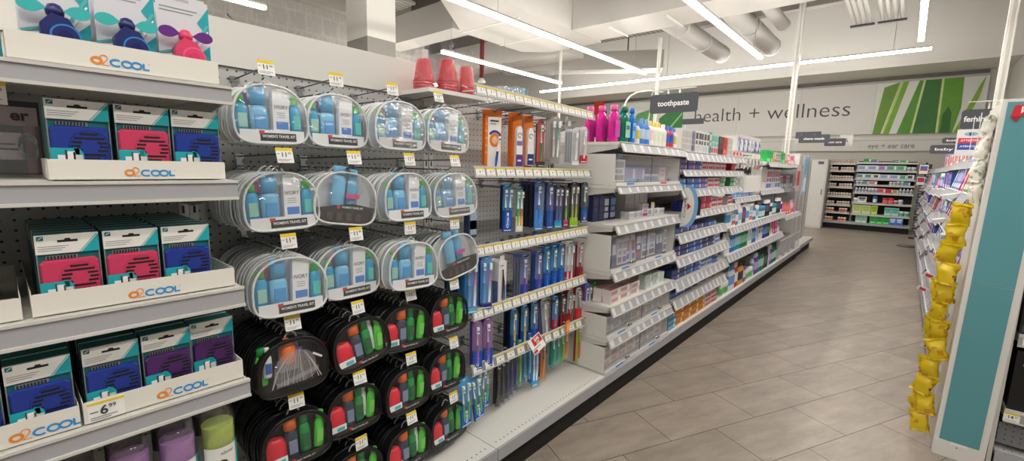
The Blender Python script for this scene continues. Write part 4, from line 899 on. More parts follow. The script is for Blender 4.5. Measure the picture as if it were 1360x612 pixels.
hang(716, 330, 392, .034, bp('#6f86c8', '#1d55b8', .42, [('#8a4fa8', '#d8cfe2')], OB), 3, 'purple brush pack, second blue footed one of its row', '#5560a0', '#2a4a9c')
for i, px in enumerate((727, 737, 746)): hang(px, 325-i*2, 386-i*4, .034, bp('#1f9ad6', '#1d55b4', .46, [('#1f7fd0', '#eef2f6')], OB), 2, 'blue pack with one white brush, %s from the purple packs' % ORD[i], '#1f6fb6', '#1a4d96')
hang(757, 318, 382, .050, bp('#e6e6e8', '#d6222c', .40, [('#f2f2f4', '#e9e9ec'), ('#f2f2f4', '#e9e9ec')], None), 3, 'wide white pack with a bright red foot', '#cfcfd2', '#b02028')
hang(771, 319, 373, .034, bp('#c9b2b4', '#9a2430', .42, [('#b03a44', '#e2d6d8')], None), 3, 'dark red footed pack between white and red ones', '#a89fa0', '#9a2430')
hang(784, 316, 366, .036, bp('#d8d0cf', '#c9242c', .46, [('#c9242c', '#f2ecec')], 'Colgate'), 2, 'red footed pack at the right end of its row', '#b5a7a7', '#c9242c', X=-1.33)
# row 4
hang(634, 423, 486, .040, bp('#8d5a9c', '#1d4fae', .40, [('#9a62b0', '#c9a9d8')], OB), 2, 'lilac brush pack with blue foot, left of a pair', '#6a4a8c', '#1c3f86', X=-1.30)
hang(648, 419, 482, .040, bp('#8d5a9c', '#1d4fae', .40, [('#9a62b0', '#c9a9d8')], OB), 2, 'lilac brush pack with blue foot, right of a pair', '#6a4a8c', '#1c3f86', X=-1.30)
for i, (px, yt, yb) in enumerate(((683, 407, 462), (697, 402, 457), (710, 397, 455))):
    hang(px, yt, yb, .034, bp('#1f8ac6', '#1d4fae', .40, [('#e4d83a', '#f2f4f6') if i < 2 else ('#2f5fc0', '#f2f4f6')], OB), 4, 'blue brush pack with pale handles, %s in the lower blue trio' % ORD[i], '#14304f', '#101a2c')
hang(722, 394, 450, .034, bp('#b9bcc2', '#7f8ca8', .2, [('#f4f4f6', '#e9eaee')]), 2, 'tilted white brush pack hanging before the blue trio', '#55597a', '#4a4f74', tilt=-.12)
hang(726, 393, 438, .034, bp('#c9d428', '#c9242c', .42, [('#e0d63a', '#d7262e')]), 2, 'yellow and red kids brush pack', '#3f8a3a', '#c9242c', X=-1.40)
hang(738, 390, 436, .032, bp('#3f9fe0', '#c9242c', .36, [('#4fa9e6', '#cfe4f4')]), 2, 'pale blue kids brush pack with red foot', '#3f9fe0', '#b02028')
hang(748, 388, 432, .030, bp('#3b2d2e', '#8c2a30', .45, [('#6a2a30', '#c9b9b9')]), 4, 'dark brown red brush pack', '#2b2223', '#3a2426')
hang(758, 384, 430, .036, bp('#cfd3d4', '#d7262e', .40, [('#d7262e', '#e9efee'), ('#2f8f6a', '#e9efee')]), 3, 'clear pack of red and green brushes', '#b93038', '#8a2a30')
hang(769, 380, 424, .036, bp('#d6dcdf', '#d7262e', .42, [('#e04048', '#3f9a8a')]), 2, 'red footed pack with a green brush head', '#b93038', '#c9242c')
hang(781, 374, 422, .036, bp('#2f6fd0', '#c9242c', .35, [('#2f6fd0', '#e9edf4'), ('#d7262e', '#e9edf4')]), 3, 'blue red and white pack near the row end', '#2f5fb0', '#c9242c', X=-1.33)
hang(790, 372, 418, .026, bp('#5fae4a', '#e2d840', .2, [('#7ed04a', '#e9f0e2')]), 2, 'thin green edged pack at the row end', '#5fae4a', '#e2d840', X=-1.33)
# row 5
y0, z0 = onX(632, 496, -1.30)
for i, (dx, dz, ti) in enumerate(((-.070, .0, -.06), (-.005, -.012, -.18), (.052, .006, .04), (.090, .01, .02))):
    o = put('toothbrush_pack', brushpack(.058, .215, '#2aa0d8', '#1d55b4', .38, (('#59c060', '#e6f0f4'), ('#59c060', '#e6f0f4')), OB), (-1.30-.012*i, y0+dx, z0+dz), L90, ('leftmost blue pack of green tinted brushes below the lowest strip', 'blue pack of green tinted brushes swung askew', 'blue pack just right of the askew one', 'rightmost of the four bright blue hanging packs')[i], 'toothbrush pack')
    o.rotation_euler = (Matrix.Rotation(L90, 3, 'Z') @ Matrix.Rotation(ti, 3, 'Y')).to_euler()
for i, (px, c1, c2) in enumerate(((662, '#1c1d22', '#2b2c33'), (668, '#1c1d22', '#3a3b44'), (674, '#23243a', '#2f3050'), (680, '#2a2f6a', '#4a55a8'), (686, '#3a2a5a', '#55559a'), (691, '#3fae4a', '#8ad86a'), (697, '#1f6f96', '#4fb0d8'), (704, '#1f7fb8', '#6ac4ea'))):
    hang(px, 470-(px-662)*.75, 536-(px-662)*.9, .018, bp(c1, c1, .0, [(c2, c2)]), 2, 'slim loose brush, %s from left of the thin dark bunch' % ORD[i], c1, c2, hook=(i % 3 == 0))
hang(711, 452, 508, .034, bp('#2f9ad6', '#3fa4de', .35, [('#f0f4f8', '#f0f4f8'), ('#f0f4f8', '#f0f4f8')]), 3, 'sky blue pack of two white brushes under the sale card', '#2f9ad6', '#2786c0', yaw=.1)
hang(722, 448, 500, .024, bp('#e88a2a', '#e88a2a', .0, [('#f09a30', '#3a4a86')]), 2, 'orange brush pack under the sale card', '#e88a2a', '#3f5fb0')
for i, (px, c) in enumerate(((736, '#2fa890'), (742, '#35b09a'), (748, '#5fc060'), (753, '#e8a030'))):
    hang(px, 436-i*3, 484-i*4, .022, bp(c, c, .0, [(c, '#dff0ea')]), 2, ('slim teal brush pack before the bare deck', 'second slim teal brush pack', 'slim green brush pack between teal and orange', 'slim orange brush pack beside the green one')[i], c, c, hook=(i % 2 == 0))
hang(770, 424, 478, .030, bp('#b8d02e', '#c9343a', .0, [('#e05a3a', '#c4d83a')]), 2, 'long lime and red kids pack hanging alone', '#2b2b2b', '#c9343a')
hang(779, 424, 462, .016, bp('#8a7ab0', '#8a7ab0', .0, [('#9a8ac0', '#c9c0dc')]), 1, 'single thin lilac pack beside the case side', '#8a7ab0', '#8a7ab0')
y, z = onX(712, 453, -1.27); b = MB().box(-.06, .06, -.001, .001, -.05, .05, TICK).front(-.03, .055, -.005, .045, -.001, mat('#c9222c')); b.add(text('50%', .028, TICK, y=-.0022, x=.012, z=.026, bold=.03)).add(text('OFF', .018, TICK, y=-.0022, x=.012, z=.004, bold=.03)).front(-.05, .02, -.022, -.018, -.001, INK).front(-.055, -.02, -.045, -.028, -.001, mat('#c9222c'))
o = put('sale_card', b.mesh(), (-1.265, y, z-.01), L90, 'red and white sale card hanging from the lowest price strip', 'sale card'); o.rotation_euler = (Matrix.Rotation(L90, 3, 'Z') @ Matrix.Rotation(-.35, 3, 'Y') @ Matrix.Rotation(-.4, 3, 'X')).to_euler(); o.scale = (.75, .75, .75)
y, z = onX(752, 432, -1.29); put('orange_tag', MB().box(-.015, .015, -.001, .001, -.04, .03, mat('#ef7f22', .5)).front(-.011, .011, -.03, .01, -.001, mat('#f7b066')).mesh(), (-1.28, y, z), L90, 'small orange tag clipped to the lowest price strip', 'tag')
# ================================================================== locked acrylic cases
def case(z0, z1, depth, mkcontents, label, handle=True):
    L = .905; w = L/2; parts = []
    for s_, x in (('side_panel', 0), ('side_panel', L-.006)): parts.append((s_, MB().box(x, x+.006, -depth+.01, -.03, z0, z1, OFF).mesh()))
    for i in range(2):
        d = MB().box(.008+i*w, w-.004+i*w, -depth+.002, -depth+.005, z0+.016, z1, ACRY)
        e = MB().box(w-.006+i*w, w-.002+i*w, -depth+.001, -depth+.006, z0+.016, z1, mat('#6f7072', .3)).box(.008+i*w, w-.004+i*w, -depth+.0, -depth+.006, z1-.003, z1, mat('#d5d5d3', .3))
        ch = [('door_edge', e.mesh())]
        if handle: ch.append(('lock', MB().tube([(w*.55+i*w, -depth-.012, z0+.028), (w*.55+i*w, -depth+.001, z0+.028)], .007, CHROME, 10).box(w*.5+i*w, w*.62+i*w, -depth-.014, -depth-.008, z0+.024, z0+.031, CHROME).mesh()))
        parts.append(('door', d.mesh(), ch))
    parts.append(('bottom_track', MB().box(0, L, -depth-.004, -depth+.01, z0, z0+.016, mat('#dcdbd8', .4)).box(.12, .21, -depth-.005, -depth-.004, z0+.003, z0+.013, mat('#3f86cf', .4)).box(.58, .67, -depth-.005, -depth-.004, z0+.003, z0+.013, mat('#cf3a38' if z0 > 1.2 else '#3f86cf', .4)).mesh()))
    put('locked_case', parts, (BX, YD+.005, 0), L90, label, 'display case')
case(1.286, 1.455, .445, None, 'clear locked case right under the mouthwash shelf')
case(.802, 1.010, .445, None, 'clear locked case below the navy boxes')
case(.414, .545, .445, None, 'upper one of the two low clear locked cases')
case(.205, .362, .445, None, 'lowest clear locked case just above the floor')
# ================================================================== shelf goods
PM = {}
def prod(shape, w, h, d, c1, c2, c3='#f0f0ee'):
    k = (shape, w, h, d, c1, c2, c3)
    if k in PM: return PM[k]
    a, b_, c = mat(c1, .4), mat(c2, .4), mat(c3, .45); b = MB(); y = -d/2
    if shape == 'carton':
        b.box(-w/2, w/2, y, d/2, 0, h, a).front(-w/2+.08*w, w/2-.3*w, h*.25, h*.78, y, b_).front(w/2-.24*w, w/2-.05*w, h*.2, h*.85, y, c).box(-w/2+.05*w, w/2-.05*w, y+.1*d, d/2-.1*d, h, h+.0004, b_)
    elif shape == 'tallbox':
        b.box(-w/2, w/2, y, d/2, 0, h, a).front(-w/2+.1*w, w/2-.1*w, h*.62, h*.9, y, b_).front(-w/2+.1*w, w/2-.1*w, h*.08, h*.3, y, c).front(-w/2+.2*w, w/2-.2*w, h*.38, h*.55, y, b_)
    elif shape == 'bottle':
        r = w/2; b.lathe([(r*.92, 0, a), (r, .006, a), (r, h*.22, b_), (r*1.005, h*.60, a), (r*.98, h*.68, a), (r*.5, h*.80, c), (r*.48, h*.82, c), (r*.48, h*.97, c), (r*.4, h, c)], a, n=12, sy=min(1, d/w))
    elif shape == 'pump':
        r = w/2; b.lathe([(r*.95, 0, a), (r, .006, a), (r, h*.2, b_), (r*1.01, h*.55, a), (r, h*.72, a), (r*.35, h*.78, c), (r*.35, h*.88, c), (r*.12, h*.89, c), (r*.12, h*.95, c)], a, n=12, sy=min(1, d/w)).box(-r*.3, r*.3, -r*.9, r*.3, h*.95, h, c)
    elif shape == 'tub':
        r = w/2; b.lathe([(r*.9, 0, a), (r, .004, a), (r, h*.12, b_), (r*1.005, h*.6, a), (r, h*.68, c), (r*1.03, h*.69, c), (r*1.03, h*.97, c), (r*.95, h, c)], a, n=12, sy=min(1, d/w))
    elif shape == 'can':
        r = w/2; b.lathe([(r, 0, a), (r, h*.3, b_), (r*1.004, h*.68, a), (r, h*.8, c), (r*.93, h*.81, c), (r*.93, h*.97, c), (r*.7, h, c)], a, n=12)
    elif shape == 'pouch':
        n = len(b.v); W = [(-w/2, 0, y), (w/2, 0, y), (w/2, 0, d/2), (-w/2, 0, d/2), (-w/2, h, -.002), (w/2, h, -.002), (w/2, h, .002), (-w/2, h, .002)]
        b.v += [(p[0], p[2], p[1]) for p in W]
        for q in ((0, 1, 5, 4), (1, 2, 6, 5), (2, 3, 7, 6), (3, 0, 4, 7), (4, 5, 6, 7), (3, 2, 1, 0)): b.face([n+i for i in q], a)
        b.quad([(-w*.4, y*.62-.001, h*.4), (w*.4, y*.62-.001, h*.4), (w*.4, y*.2-.003, h*.8), (-w*.4, y*.2-.003, h*.8)], b_).quad([(-w*.3, y*.93-.001, h*.1), (w*.3, y*.93-.001, h*.1), (w*.3, y*.72-.001, h*.3), (-w*.3, y*.72-.001, h*.3)], c)
    PM[k] = b.mesh(); return PM[k]
NOUN = {'carton': 'carton', 'tallbox': 'upright box', 'bottle': 'bottle', 'pump': 'pump bottle', 'tub': 'round tub', 'can': 'spray can', 'pouch': 'pouch'}
USED = {}
def row(side, a0, a1, z, front, seq, where, stack=1, rows=1, jitter=.004, cat=None):
    """stand goods side by side from a0 to a1 on a shelf; seq repeats: (shape, w, h, d, c1, c2, c3, count, colour words)"""
    p = a0; i = 0; face_i = 0
    while p < a1 and i < 400:
        sh, w, h, d, c1, c2, c3, n, words = seq[i % len(seq)]; i += 1
        if sh == 'gap': p += w; continue
        if p+w*.6 > a1: break
        lab = '%s %s %s' % (words, NOUN[sh], where)
        USED[lab] = USED.get(lab, 0)+1; u = USED[lab]
        if u > 1: lab = '%s %s, %s set, %s' % (words, NOUN[sh], ORD[min(u-1, 19)], where)
        m = prod(sh, w, h, d, c1, c2, c3)
        for q in range(n):
            if p+w > a1+.002: break
            for rr in range(rows):
                zz = z+.0005
                st = stack if sh == 'carton' else 1
                for s_ in range(st):
                    o_ = random.uniform(-jitter, jitter)*.5; fo = random.uniform(0, jitter*2)+rr*(d+.006)
                    if side == 'L': loc, rz = (front-.006-d/2-fo, p+w/2, zz), L90
                    elif side == 'R': loc, rz = (front+.006+d/2+fo, -(p+w/2) if False else p+w/2, zz), -L90
                    else: loc, rz = (p+w/2, front+.006+d/2+fo, zz), 0
                    put(NOUN[sh].replace(' ', '_'), m, loc, rz+random.uniform(-.03, .03), lab, cat or NOUN[sh].split()[-1], lab); zz += h+.0009
            p += w+.003+random.uniform(0, jitter*.5)
# ---- mouthwash shelf (top of the case bay)
def mouthwash(c, cap, lab, h=.195, w=.072):
    m = mat(c, .12); r = w/2
    b = MB().lathe([(r*.9, 0), (r, .008), (r, h*.66), (r*.85, h*.76), (r*.42, h*.84), (r*.40, h*.86)], m, n=16, sy=.72)
    l = MB().box(-r*.72, r*.72, -r*.74, -r*.70, h*.14, h*.58, mat(lab, .4)).box(-r*.5, r*.5, -r*.745, -r*.735, h*.36, h*.48, mat(c, .4))
    k = MB().lathe([(r*.50, h*.85), (r*.54, h*.87), (r*.54, h*.99), (r*.45, h)], mat(cap, .35), n=14)
    return [('bottle', b.mesh()), ('label', l.mesh()), ('cap', k.mesh())]
PK = mouthwash('#e0259a', '#ec5aa8', '#c23fb0'); GRN = mouthwash('#0f7a5c', '#0f6a48', '#9fd0bc'); BLU = mouthwash('#1673d0', '#1a6fd0', '#6fb3ea', w=.055)
for j, (x, y) in enumerate([(-1.20-.074*a, 2.235) for a in range(3)]):
    put('mouthwash_bottle', PK, (x-.03, y, 1.5215), L90, 'bright pink mouthwash bottle, %s from the aisle in its file at the shelf end' % ORD[j], 'mouthwash bottle', 'pink mouthwash bottles')
for j in range(3): put('mouthwash_bottle', GRN, (-1.215-.066*j, 2.325, 1.5215), L90, 'green mouthwash bottle beside the pink ones' if j == 0 else 'green mouthwash bottle behind the front green one', 'mouthwash bottle', 'green mouthwash bottles' if j else None)
for j in range(3): put('mouthwash_bottle', BLU, (-1.21-.062*j, 2.405, 1.5215), L90, 'narrow blue mouthwash bottle between green and white goods' if j == 0 else 'blue mouthwash bottle behind the front blue one', 'mouthwash bottle', 'blue mouthwash bottles' if j else None)
TS = 'on the top shelf under the toothpaste sign'
row('L', 2.447, 3.10, 1.5205, FX-.01, [('bottle', .045, .13, .04, '#dfe3e6', '#d9c14a', '#4f7fd0', 1, 'white yellow and blue'), ('bottle', .062, .150, .04, '#3f7fd0', '#bcd4e8', '#6fa4dc', 2, 'pale blue red footed'), ('bottle', .058, .148, .05, '#f0ece2', '#f2cdd6', '#f0cf6a', 1, 'white yellow capped pink flowered'), ('bottle', .058, .146, .05, '#f2eee6', '#e6efd8', '#f0cf6a', 2, 'white yellow capped green flowered'), ('bottle', .058, .142, .05, '#eeebe4', '#e9e4dc', '#eceae4', 1, 'plain white capped'), ('bottle', .058, .138, .05, '#c8323c', '#2f5fc0', '#2f5fc0', 2, 'red and blue'), ('carton', .10, .03, .05, '#3f6fd0', '#c9d8ee', '#e9eef6', 1, 'small blue')], TS, rows=1)
TT = 'on the long top shelf by the word health'
row('L', 3.115, 4.34, 1.5085, FX-.01, [('tallbox', .065, .155, .06, '#c9c6c2', '#b4b1ad', '#b9b5b1', 3, 'plain grey'), ('tallbox', .06, .150, .05, '#8f8ca0', '#6a6a8c', '#5a5a7c', 1, 'grey violet'), ('tallbox', .058, .158, .05, '#d6d6d4', '#4a4c50', '#c4c6c8', 5, 'white with dark brush head'), ('tallbox', .045, .165, .05, '#2f9fa6', '#e0dc9a', '#1f7f86', 1, 'teal'), ('tallbox', .06, .16, .05, '#b9c4c0', '#5fb0a8', '#c94f6a', 3, 'pale teal printed'), ('tallbox', .055, .15, .05, '#4a3230', '#6a4a46', '#382422', 2, 'dark brown'), ('tallbox', .055, .15, .05, '#d23a34', '#a8241f', '#e06a60', 2, 'bright red')], TT, rows=1)
row('L', 4.362, 4.68, 1.5085, FX-.01, [('carton', .10, .05, .06, '#d8b4b0', '#c9323a', '#f0f0ee', 9, 'small red and white')], TT)
# ---- inside and between the locked cases
row('L', 2.225, 2.40, 1.3035, FX-.03, [('tallbox', .14, .125, .03, '#e3e2df', '#a8a6a4', '#8f8f92', 1, 'framed white'), ], 'inside the upper locked case')
row('L', 2.40, 3.07, 1.3035, FX-.05, [('carton', .13, .085, .06, '#8fb0d8', '#b49ac8', '#dfe6ee', 2, 'pale blue'), ('tub', .07, .045, .07, '#aebfd2', '#7f93b8', '#dfe3e6', 3, 'low pale blue'), ('tallbox', .10, .09, .04, '#d5d0cd', '#e0a09a', '#e8e5e2', 1, 'pale red printed')], 'inside the upper locked case', stack=1)
for j in range(2):
    for q in range(2):
        put('upright_box', prod('tallbox', .062, .15, .07, '#1f2850', '#3a4374', '#2b3560'), (-1.36-.075*q, 2.255+.068*j, 1.0705), L90, 'tall navy box with white text on the open shelf between the cases', 'box', 'navy boxes between the cases')
put('upright_box', prod('tallbox', .062, .14, .05, '#28306a', '#e6e6ea', '#c6c8d8'), (-1.36, 2.395, 1.0705), L90, 'navy box with white bands beside the dark ones', 'box')
put('upright_box', prod('tallbox', .075, .14, .05, '#26306a', '#6f8fc8', '#aebfe0'), (-1.36, 2.475, 1.0705), L90, 'navy box with pale blue picture, right of the banded box', 'box')
BT_ = 'on the open shelf between the upper cases'
row('L', 2.53, 3.08, 1.0705, -1.24, [('carton', .085, .045, .06, '#dfe0e2', '#b9bcc4', '#8f98a8', 2, 'small white grey'), ('tallbox', .085, .085, .04, '#e8e4e8', '#b9a0c0', '#c83a8c', 1, 'white magenta striped'), ('carton', .08, .05, .06, '#e0e1e3', '#a9aeb8', '#f0f0f0', 2, 'white printed')], BT_)
row('L', 2.70, 3.06, 1.0705, -1.36, [('tallbox', .062, .15, .08, '#dddcda', '#d0cfcd', '#d4d3d1', 5, 'tall plain white')], BT_)
put('price_tag', TAG, (-1.20, 2.745, 1.150), L90, 'yellow topped price tag between the upper cases', 'price tag')
row('L', 2.225, 3.07, .8195, FX-.03, [('pouch', .05, .155, .03, '#3f4a74', '#c9ced8', '#2b3560', 2, 'slim navy white'), ('tallbox', .05, .15, .03, '#d9dade', '#8f93a8', '#7a5a8c', 2, 'slim white violet'), ('pouch', .06, .16, .03, '#cfd0d6', '#8a3f5a', '#4a5a9c', 2, 'white and wine'), ('tallbox', .07, .16, .03, '#3a3f86', '#e3e4ea', '#b03a4c', 1, 'indigo'), ('tallbox', .10, .14, .04, '#dcdde1', '#8fa6d0', '#4a4c54', 2, 'white blue framed'), ('gap', .03, 0, 0, '', '', '', 0, '')], 'inside the second locked case')
TB = 'on the open shelf under the second locked case'
row('L', 2.24, 2.62, .6055, FX-.012, [('carton', .12, .040, .055, '#e6dcd8', '#c99a98', '#f2efec', 3, 'white rose striped')], TB, stack=2, rows=2)
row('L', 2.70, 3.08, .6055, FX-.012, [('carton', .10, .045, .05, '#cfd8d4', '#b4c6c0', '#e9efec', 2, 'pale green grey'), ('tub', .055, .07, .055, '#e9edea', '#cfe0d4', '#dfe6e2', 2, 'white capped')], TB, stack=2)
row('L', 2.225, 3.07, .4305, FX-.03, [('carton', .10, .045, .06, '#d4d6d8', '#b8bdc2', '#e6e8e9', 2, 'pale grey'), ('tub', .06, .07, .06, '#dfe3e4', '#b9c4c8', '#e9ecec', 2, 'frosted'), ('carton', .11, .05, .06, '#dcd6d4', '#c4aeae', '#ece8e6', 2, 'pale rose')], 'inside the upper low case', stack=2)
row('L', 2.225, 3.07, .2215, FX-.03, [('carton', .10, .040, .06, '#e0d8d8', '#c8b4b6', '#eeeaea', 4, 'pale pink'), ('carton', .10, .040, .06, '#d8d6da', '#aeb0bc', '#eceaee', 3, 'pale lilac grey')], 'inside the lowest case', stack=3)
# ---- toothpaste bay
def TPS(z, a, b, seq, w, st=2, rows=2): row('L', a, b, z, FX-.014, seq, w, stack=st, rows=rows)
PUR = ('carton', .15, .038, .045, '#5a3f96', '#8f7ac0', '#d6cfe6', 1, 'purple'); PUR2 = ('carton', .15, .038, .045, '#3f4a9a', '#6f6fc0', '#d9d4ea', 1, 'violet blue')
RW = ('carton', .15, .038, .045, '#e4dcdc', '#d0363e', '#c9323a', 2, 'white and red'); RD = ('carton', .15, .05, .05, '#b9202a', '#d8444c', '#e9c4c4', 2, 'deep red')
BLC = ('carton', .15, .038, .045, '#1f4fa6', '#4f86d0', '#e6ecf4', 2, 'royal blue'); TLB = ('carton', .15, .038, .045, '#2a86b4', '#6ab4d4', '#e6f0f2', 1, 'sea blue')
NV = ('carton', .15, .038, .045, '#232e62', '#45559a', '#c9d0e6', 2, 'navy'); WB2 = ('carton', .15, .038, .045, '#dfe6ec', '#3f78c8', '#2f60b0', 2, 'white blue striped'); YW = ('carton', .15, .038, .045, '#d6d83a', '#2f5fb0', '#f0f0e0', 1, 'yellow green')
ORC = ('carton', .16, .045, .05, '#e09a24', '#c96f1c', '#f2e3c0', 2, 'amber'); GBX = ('carton', .15, .04, .045, '#4a8a5a', '#7fb88a', '#e4efe4', 1, 'green')
TPS(1.3815, 3.13, 4.34, [PUR, PUR, PUR2, RW, RW, RD], 'on the first shelf below the top, toothpaste bay', 2)
TPS(1.2415, 3.13, 4.34, [TLB, BLC, PUR, RW, GBX, RW], 'on the second shelf below the top, toothpaste bay', 2)
TPS(1.0745, 3.28, 4.34, [PUR2, PUR, RD, RW, RW, RD], 'on the third shelf below the top, toothpaste bay', 2)
TPS(.9225, 3.13, 4.16, [NV, PUR2, NV, BLC], 'on the fourth shelf below the top, toothpaste bay', 1)
TPS(.7505, 3.13, 4.34, [NV, BLC, NV, WB2, YW], 'on the fifth shelf below the top, toothpaste bay', 2)
TPS(.5795, 3.13, 4.34, [NV, BLC, WB2, BLC, YW], 'on the fourth shelf above the floor, toothpaste bay', 2)
TPS(.4445, 3.13, 4.34, [BLC, NV, WB2, YW, BLC], 'on the lowest but one shelf, toothpaste bay', 1)
TPS(.2005, 3.13, 4.34, [TLB, ORC, ORC, RW, ORC, WB2], 'on the bottom deck of the toothpaste bay', 3)
for z, q in ((1.3815, [RD, RW]), (1.2415, [GBX, RW]), (1.0745, [RW, RD])): row('L', 4.375, 4.67, z, FX-.02, q, 'on the short shelf ends beside the toothpaste bay', stack=2)
# ---- bottle bay and beyond
BOT = [('bottle', .055, .20, .05, '#e6e9ea', '#b9d0dc', '#dfe3e4', 3, 'white mouthwash'), ('bottle', .055, .21, .05, '#2f6fb8', '#8fc0e0', '#e3e6e8', 3, 'white capped blue'), ('bottle', .06, .22, .05, '#1f8fa8', '#a8d4d8', '#202a38', 3, 'dark capped turquoise'), ('bottle', .06, .22, .05, '#14784e', '#8fc8a4', '#12302a', 4, 'green'), ('bottle', .055, .2, .05, '#1c3f7c', '#6f9cd0', '#20263a', 3, 'dark blue')]
W1 = 'on the middle shelf of the bottle bay'; W2 = 'on the lower shelf of the bottle bay'; W3 = 'on the bottom deck of the bottle bay'
row('L', YF+.03, YF+1.24, .8605, FX-.012, [('bottle', .055, .19, .05, '#dfe6ea', '#4f9fd0', '#e6e6e4', 2, 'white blue banded'), ('tallbox', .07, .18, .05, '#e9e6e2', '#6fb0c0', '#c94a40', 2, 'white teal'), ('bottle', .06, .17, .05, '#2f7fb0', '#dfe6ea', '#e0552a', 2, 'orange capped blue'), ('pump', .06, .2, .05, '#d9dde0', '#8fb4c8', '#2a2e38', 2, 'pale grey'), ('bottle', .06, .2, .05, '#3a3f58', '#8f4a6a', '#e6e6e8', 2, 'dark wine banded')], W1)
row('L', YF+.03, YF+1.24, .6005, FX-.012, [BOT[0], BOT[1], BOT[2], BOT[3]], W2)
row('L', YF+.03, YF+1.24, .2005, FX-.012, [('tub', .06, .12, .06, '#dfe9e0', '#6fb86a', '#eef2ee', 4, 'white and green'), ('bottle', .06, .25, .05, '#dfe3e6', '#6f9ccf', '#4f86c0', 3, 'white blue capped'), ('bottle', .06, .26, .05, '#c93a3c', '#efe6e4', '#e8e4e2', 2, 'red white'), ('bottle', .06, .24, .05, '#c9a23a', '#3a3a3a', '#5a3a2a', 3, 'amber black'), ('bottle', .06, .22, .05, '#8a4a86', '#e0d2e4', '#2a2030', 2, 'plum')], W3)
W4 = 'on the middle shelf of the green box bay'; W5 = 'on the lower shelf of the green box bay'; W6 = 'on the bottom deck of the green box bay'
row('L', YG+.03, YG+1.2, .8605, FX-.012, [('tub', .07, .13, .07, '#2f8a4a', '#c9dfe6', '#3f8fc0', 3, 'green and white'), ('can', .05, .19, .05, '#23242a', '#5a5a64', '#d8d8da', 4, 'black'), ('bottle', .055, .18, .05, '#e0e0e2', '#2b2c34', '#3a3b44', 3, 'white dark banded')], W4)
row('L', YG+.03, YG+1.2, .6005, FX-.012, [('tallbox', .09, .22, .05, '#dcdcde', '#4a4a52', '#e6e6e8', 2, 'white dark figure'), ('bottle', .06, .22, .05, '#1f3f8a', '#6f9ce0', '#12204a', 4, 'deep blue'), ('bottle', .06, .2, .05, '#26262a', '#5ab83a', '#62c83f', 2, 'lime capped black'), ('pouch', .09, .2, .05, '#e2dfe2', '#c9508a', '#e6a0bc', 2, 'white pink'), ('pouch', .08, .22, .05, '#cf2a7c', '#ef6aa6', '#f2c0d8', 3, 'hot pink')], W5)
row('L', YG+.03, YG+1.2, .2005, FX-.012, [('bottle', .055, .24, .05, '#6a4a9a', '#b8a4d4', '#e0dce8', 3, 'violet'), ('bottle', .055, .25, .05, '#1f7a58', '#9fd0b8', '#123a2c', 4, 'dark green'), ('bottle', .055, .25, .05, '#25262e', '#4f6a5a', '#1c1d22', 4, 'near black'), ('tallbox', .08, .28, .04, '#d9d9d7', '#c9c9c7', '#cfcfcd', 1, 'pale')], W6)
row('L', YG+.05, YG+1.2, 1.4905, FX-.014, [('tallbox', .09, .13, .07, '#2fc05a', '#1f9a44', '#8fe0a4', 3, 'bright green'), ('tallbox', .08, .12, .06, '#e8b08a', '#d9d9c8', '#c96a4a', 2, 'peach'), ('tallbox', .08, .115, .06, '#d8d2d4', '#9a6a74', '#7a6f74', 3, 'grey rose')], 'on the top shelf of the green box bay')
row('L', YG+.05, YG+1.1, 1.1705, FX-.06, [('tallbox', .30, .26, .10, '#d8d5c8', '#d2cfc2', '#d5d2c5', 1, 'large cream'), ('tallbox', .12, .24, .08, '#dcdcde', '#c8525a', '#3f5aa8', 2, 'white red blue'), ('tallbox', .12, .24, .08, '#c9c9cb', '#8a8a8e', '#b0b0b4', 2, 'silver')], 'on the display shelf of the green box bay')
row('L', YH+.05, YH+.9, 1.4905, FX-.06, [('pouch', .12, .14, .06, '#e6ccd2', '#cf3a6a', '#f2e4e8', 2, 'pink and white'), ('pouch', .10, .13, .06, '#d86a8a', '#f2d4dc', '#f4e8ea', 2, 'rose')], 'on the top shelf beyond the green boxes')
row('L', YH+.05, YH+1.1, .8005, FX-.014, [('pouch', .14, .17, .08, '#d02a78', '#f07ab0', '#f2c0d4', 2, 'magenta'), ('pouch', .13, .15, .08, '#e8622a', '#f29a5a', '#f6d0a8', 2, 'orange'), ('pouch', .12, .18, .06, '#e2a8c0', '#f6e4ec', '#c93a7a', 2, 'pale pink')], 'over the long clear bins')
row('L', YH+.05, YH+1.5, 1.1505, FX-.16, [('tallbox', .12, .2, .06, '#9aa0b0', '#c83a40', '#dfe0e4', 2, 'grey red'), ('tallbox', .1, .18, .06, '#d8d8da', '#9a9a9e', '#c4c4c8', 3, 'silver white')], 'under the ad panels at the far end')
pp = []
for i in range(4): pp.append(('bin', MB().box(.03+i*.38, .03+i*.38+.36, -.44, -.438, .205, .46, ACRY).box(.03+i*.38, .03+i*.38+.004, -.438, -.05, .205, .46, mat('#bfbfbd', .4)).box(.03+i*.38, .39+i*.38, -.443, -.436, .452, .462, mat('#dcdcda', .4)).mesh()))
for i in range(2): put('clear_bin_row', pp, (BX, YH+.01, i*.27 if False else 0), L90, 'row of clear bins standing on the deck at the far end', 'bin') if i == 0 else None
row('L', YH+.06, YH+1.5, .2015, FX-.05, [('tallbox', .16, .2, .06, '#b9b6b8', '#9a979c', '#a8a5aa', 3, 'grey'), ('tallbox', .15, .19, .06, '#c8bcc0', '#a49aa4', '#b4aab0', 2, 'mauve grey')], 'inside the long clear bins')
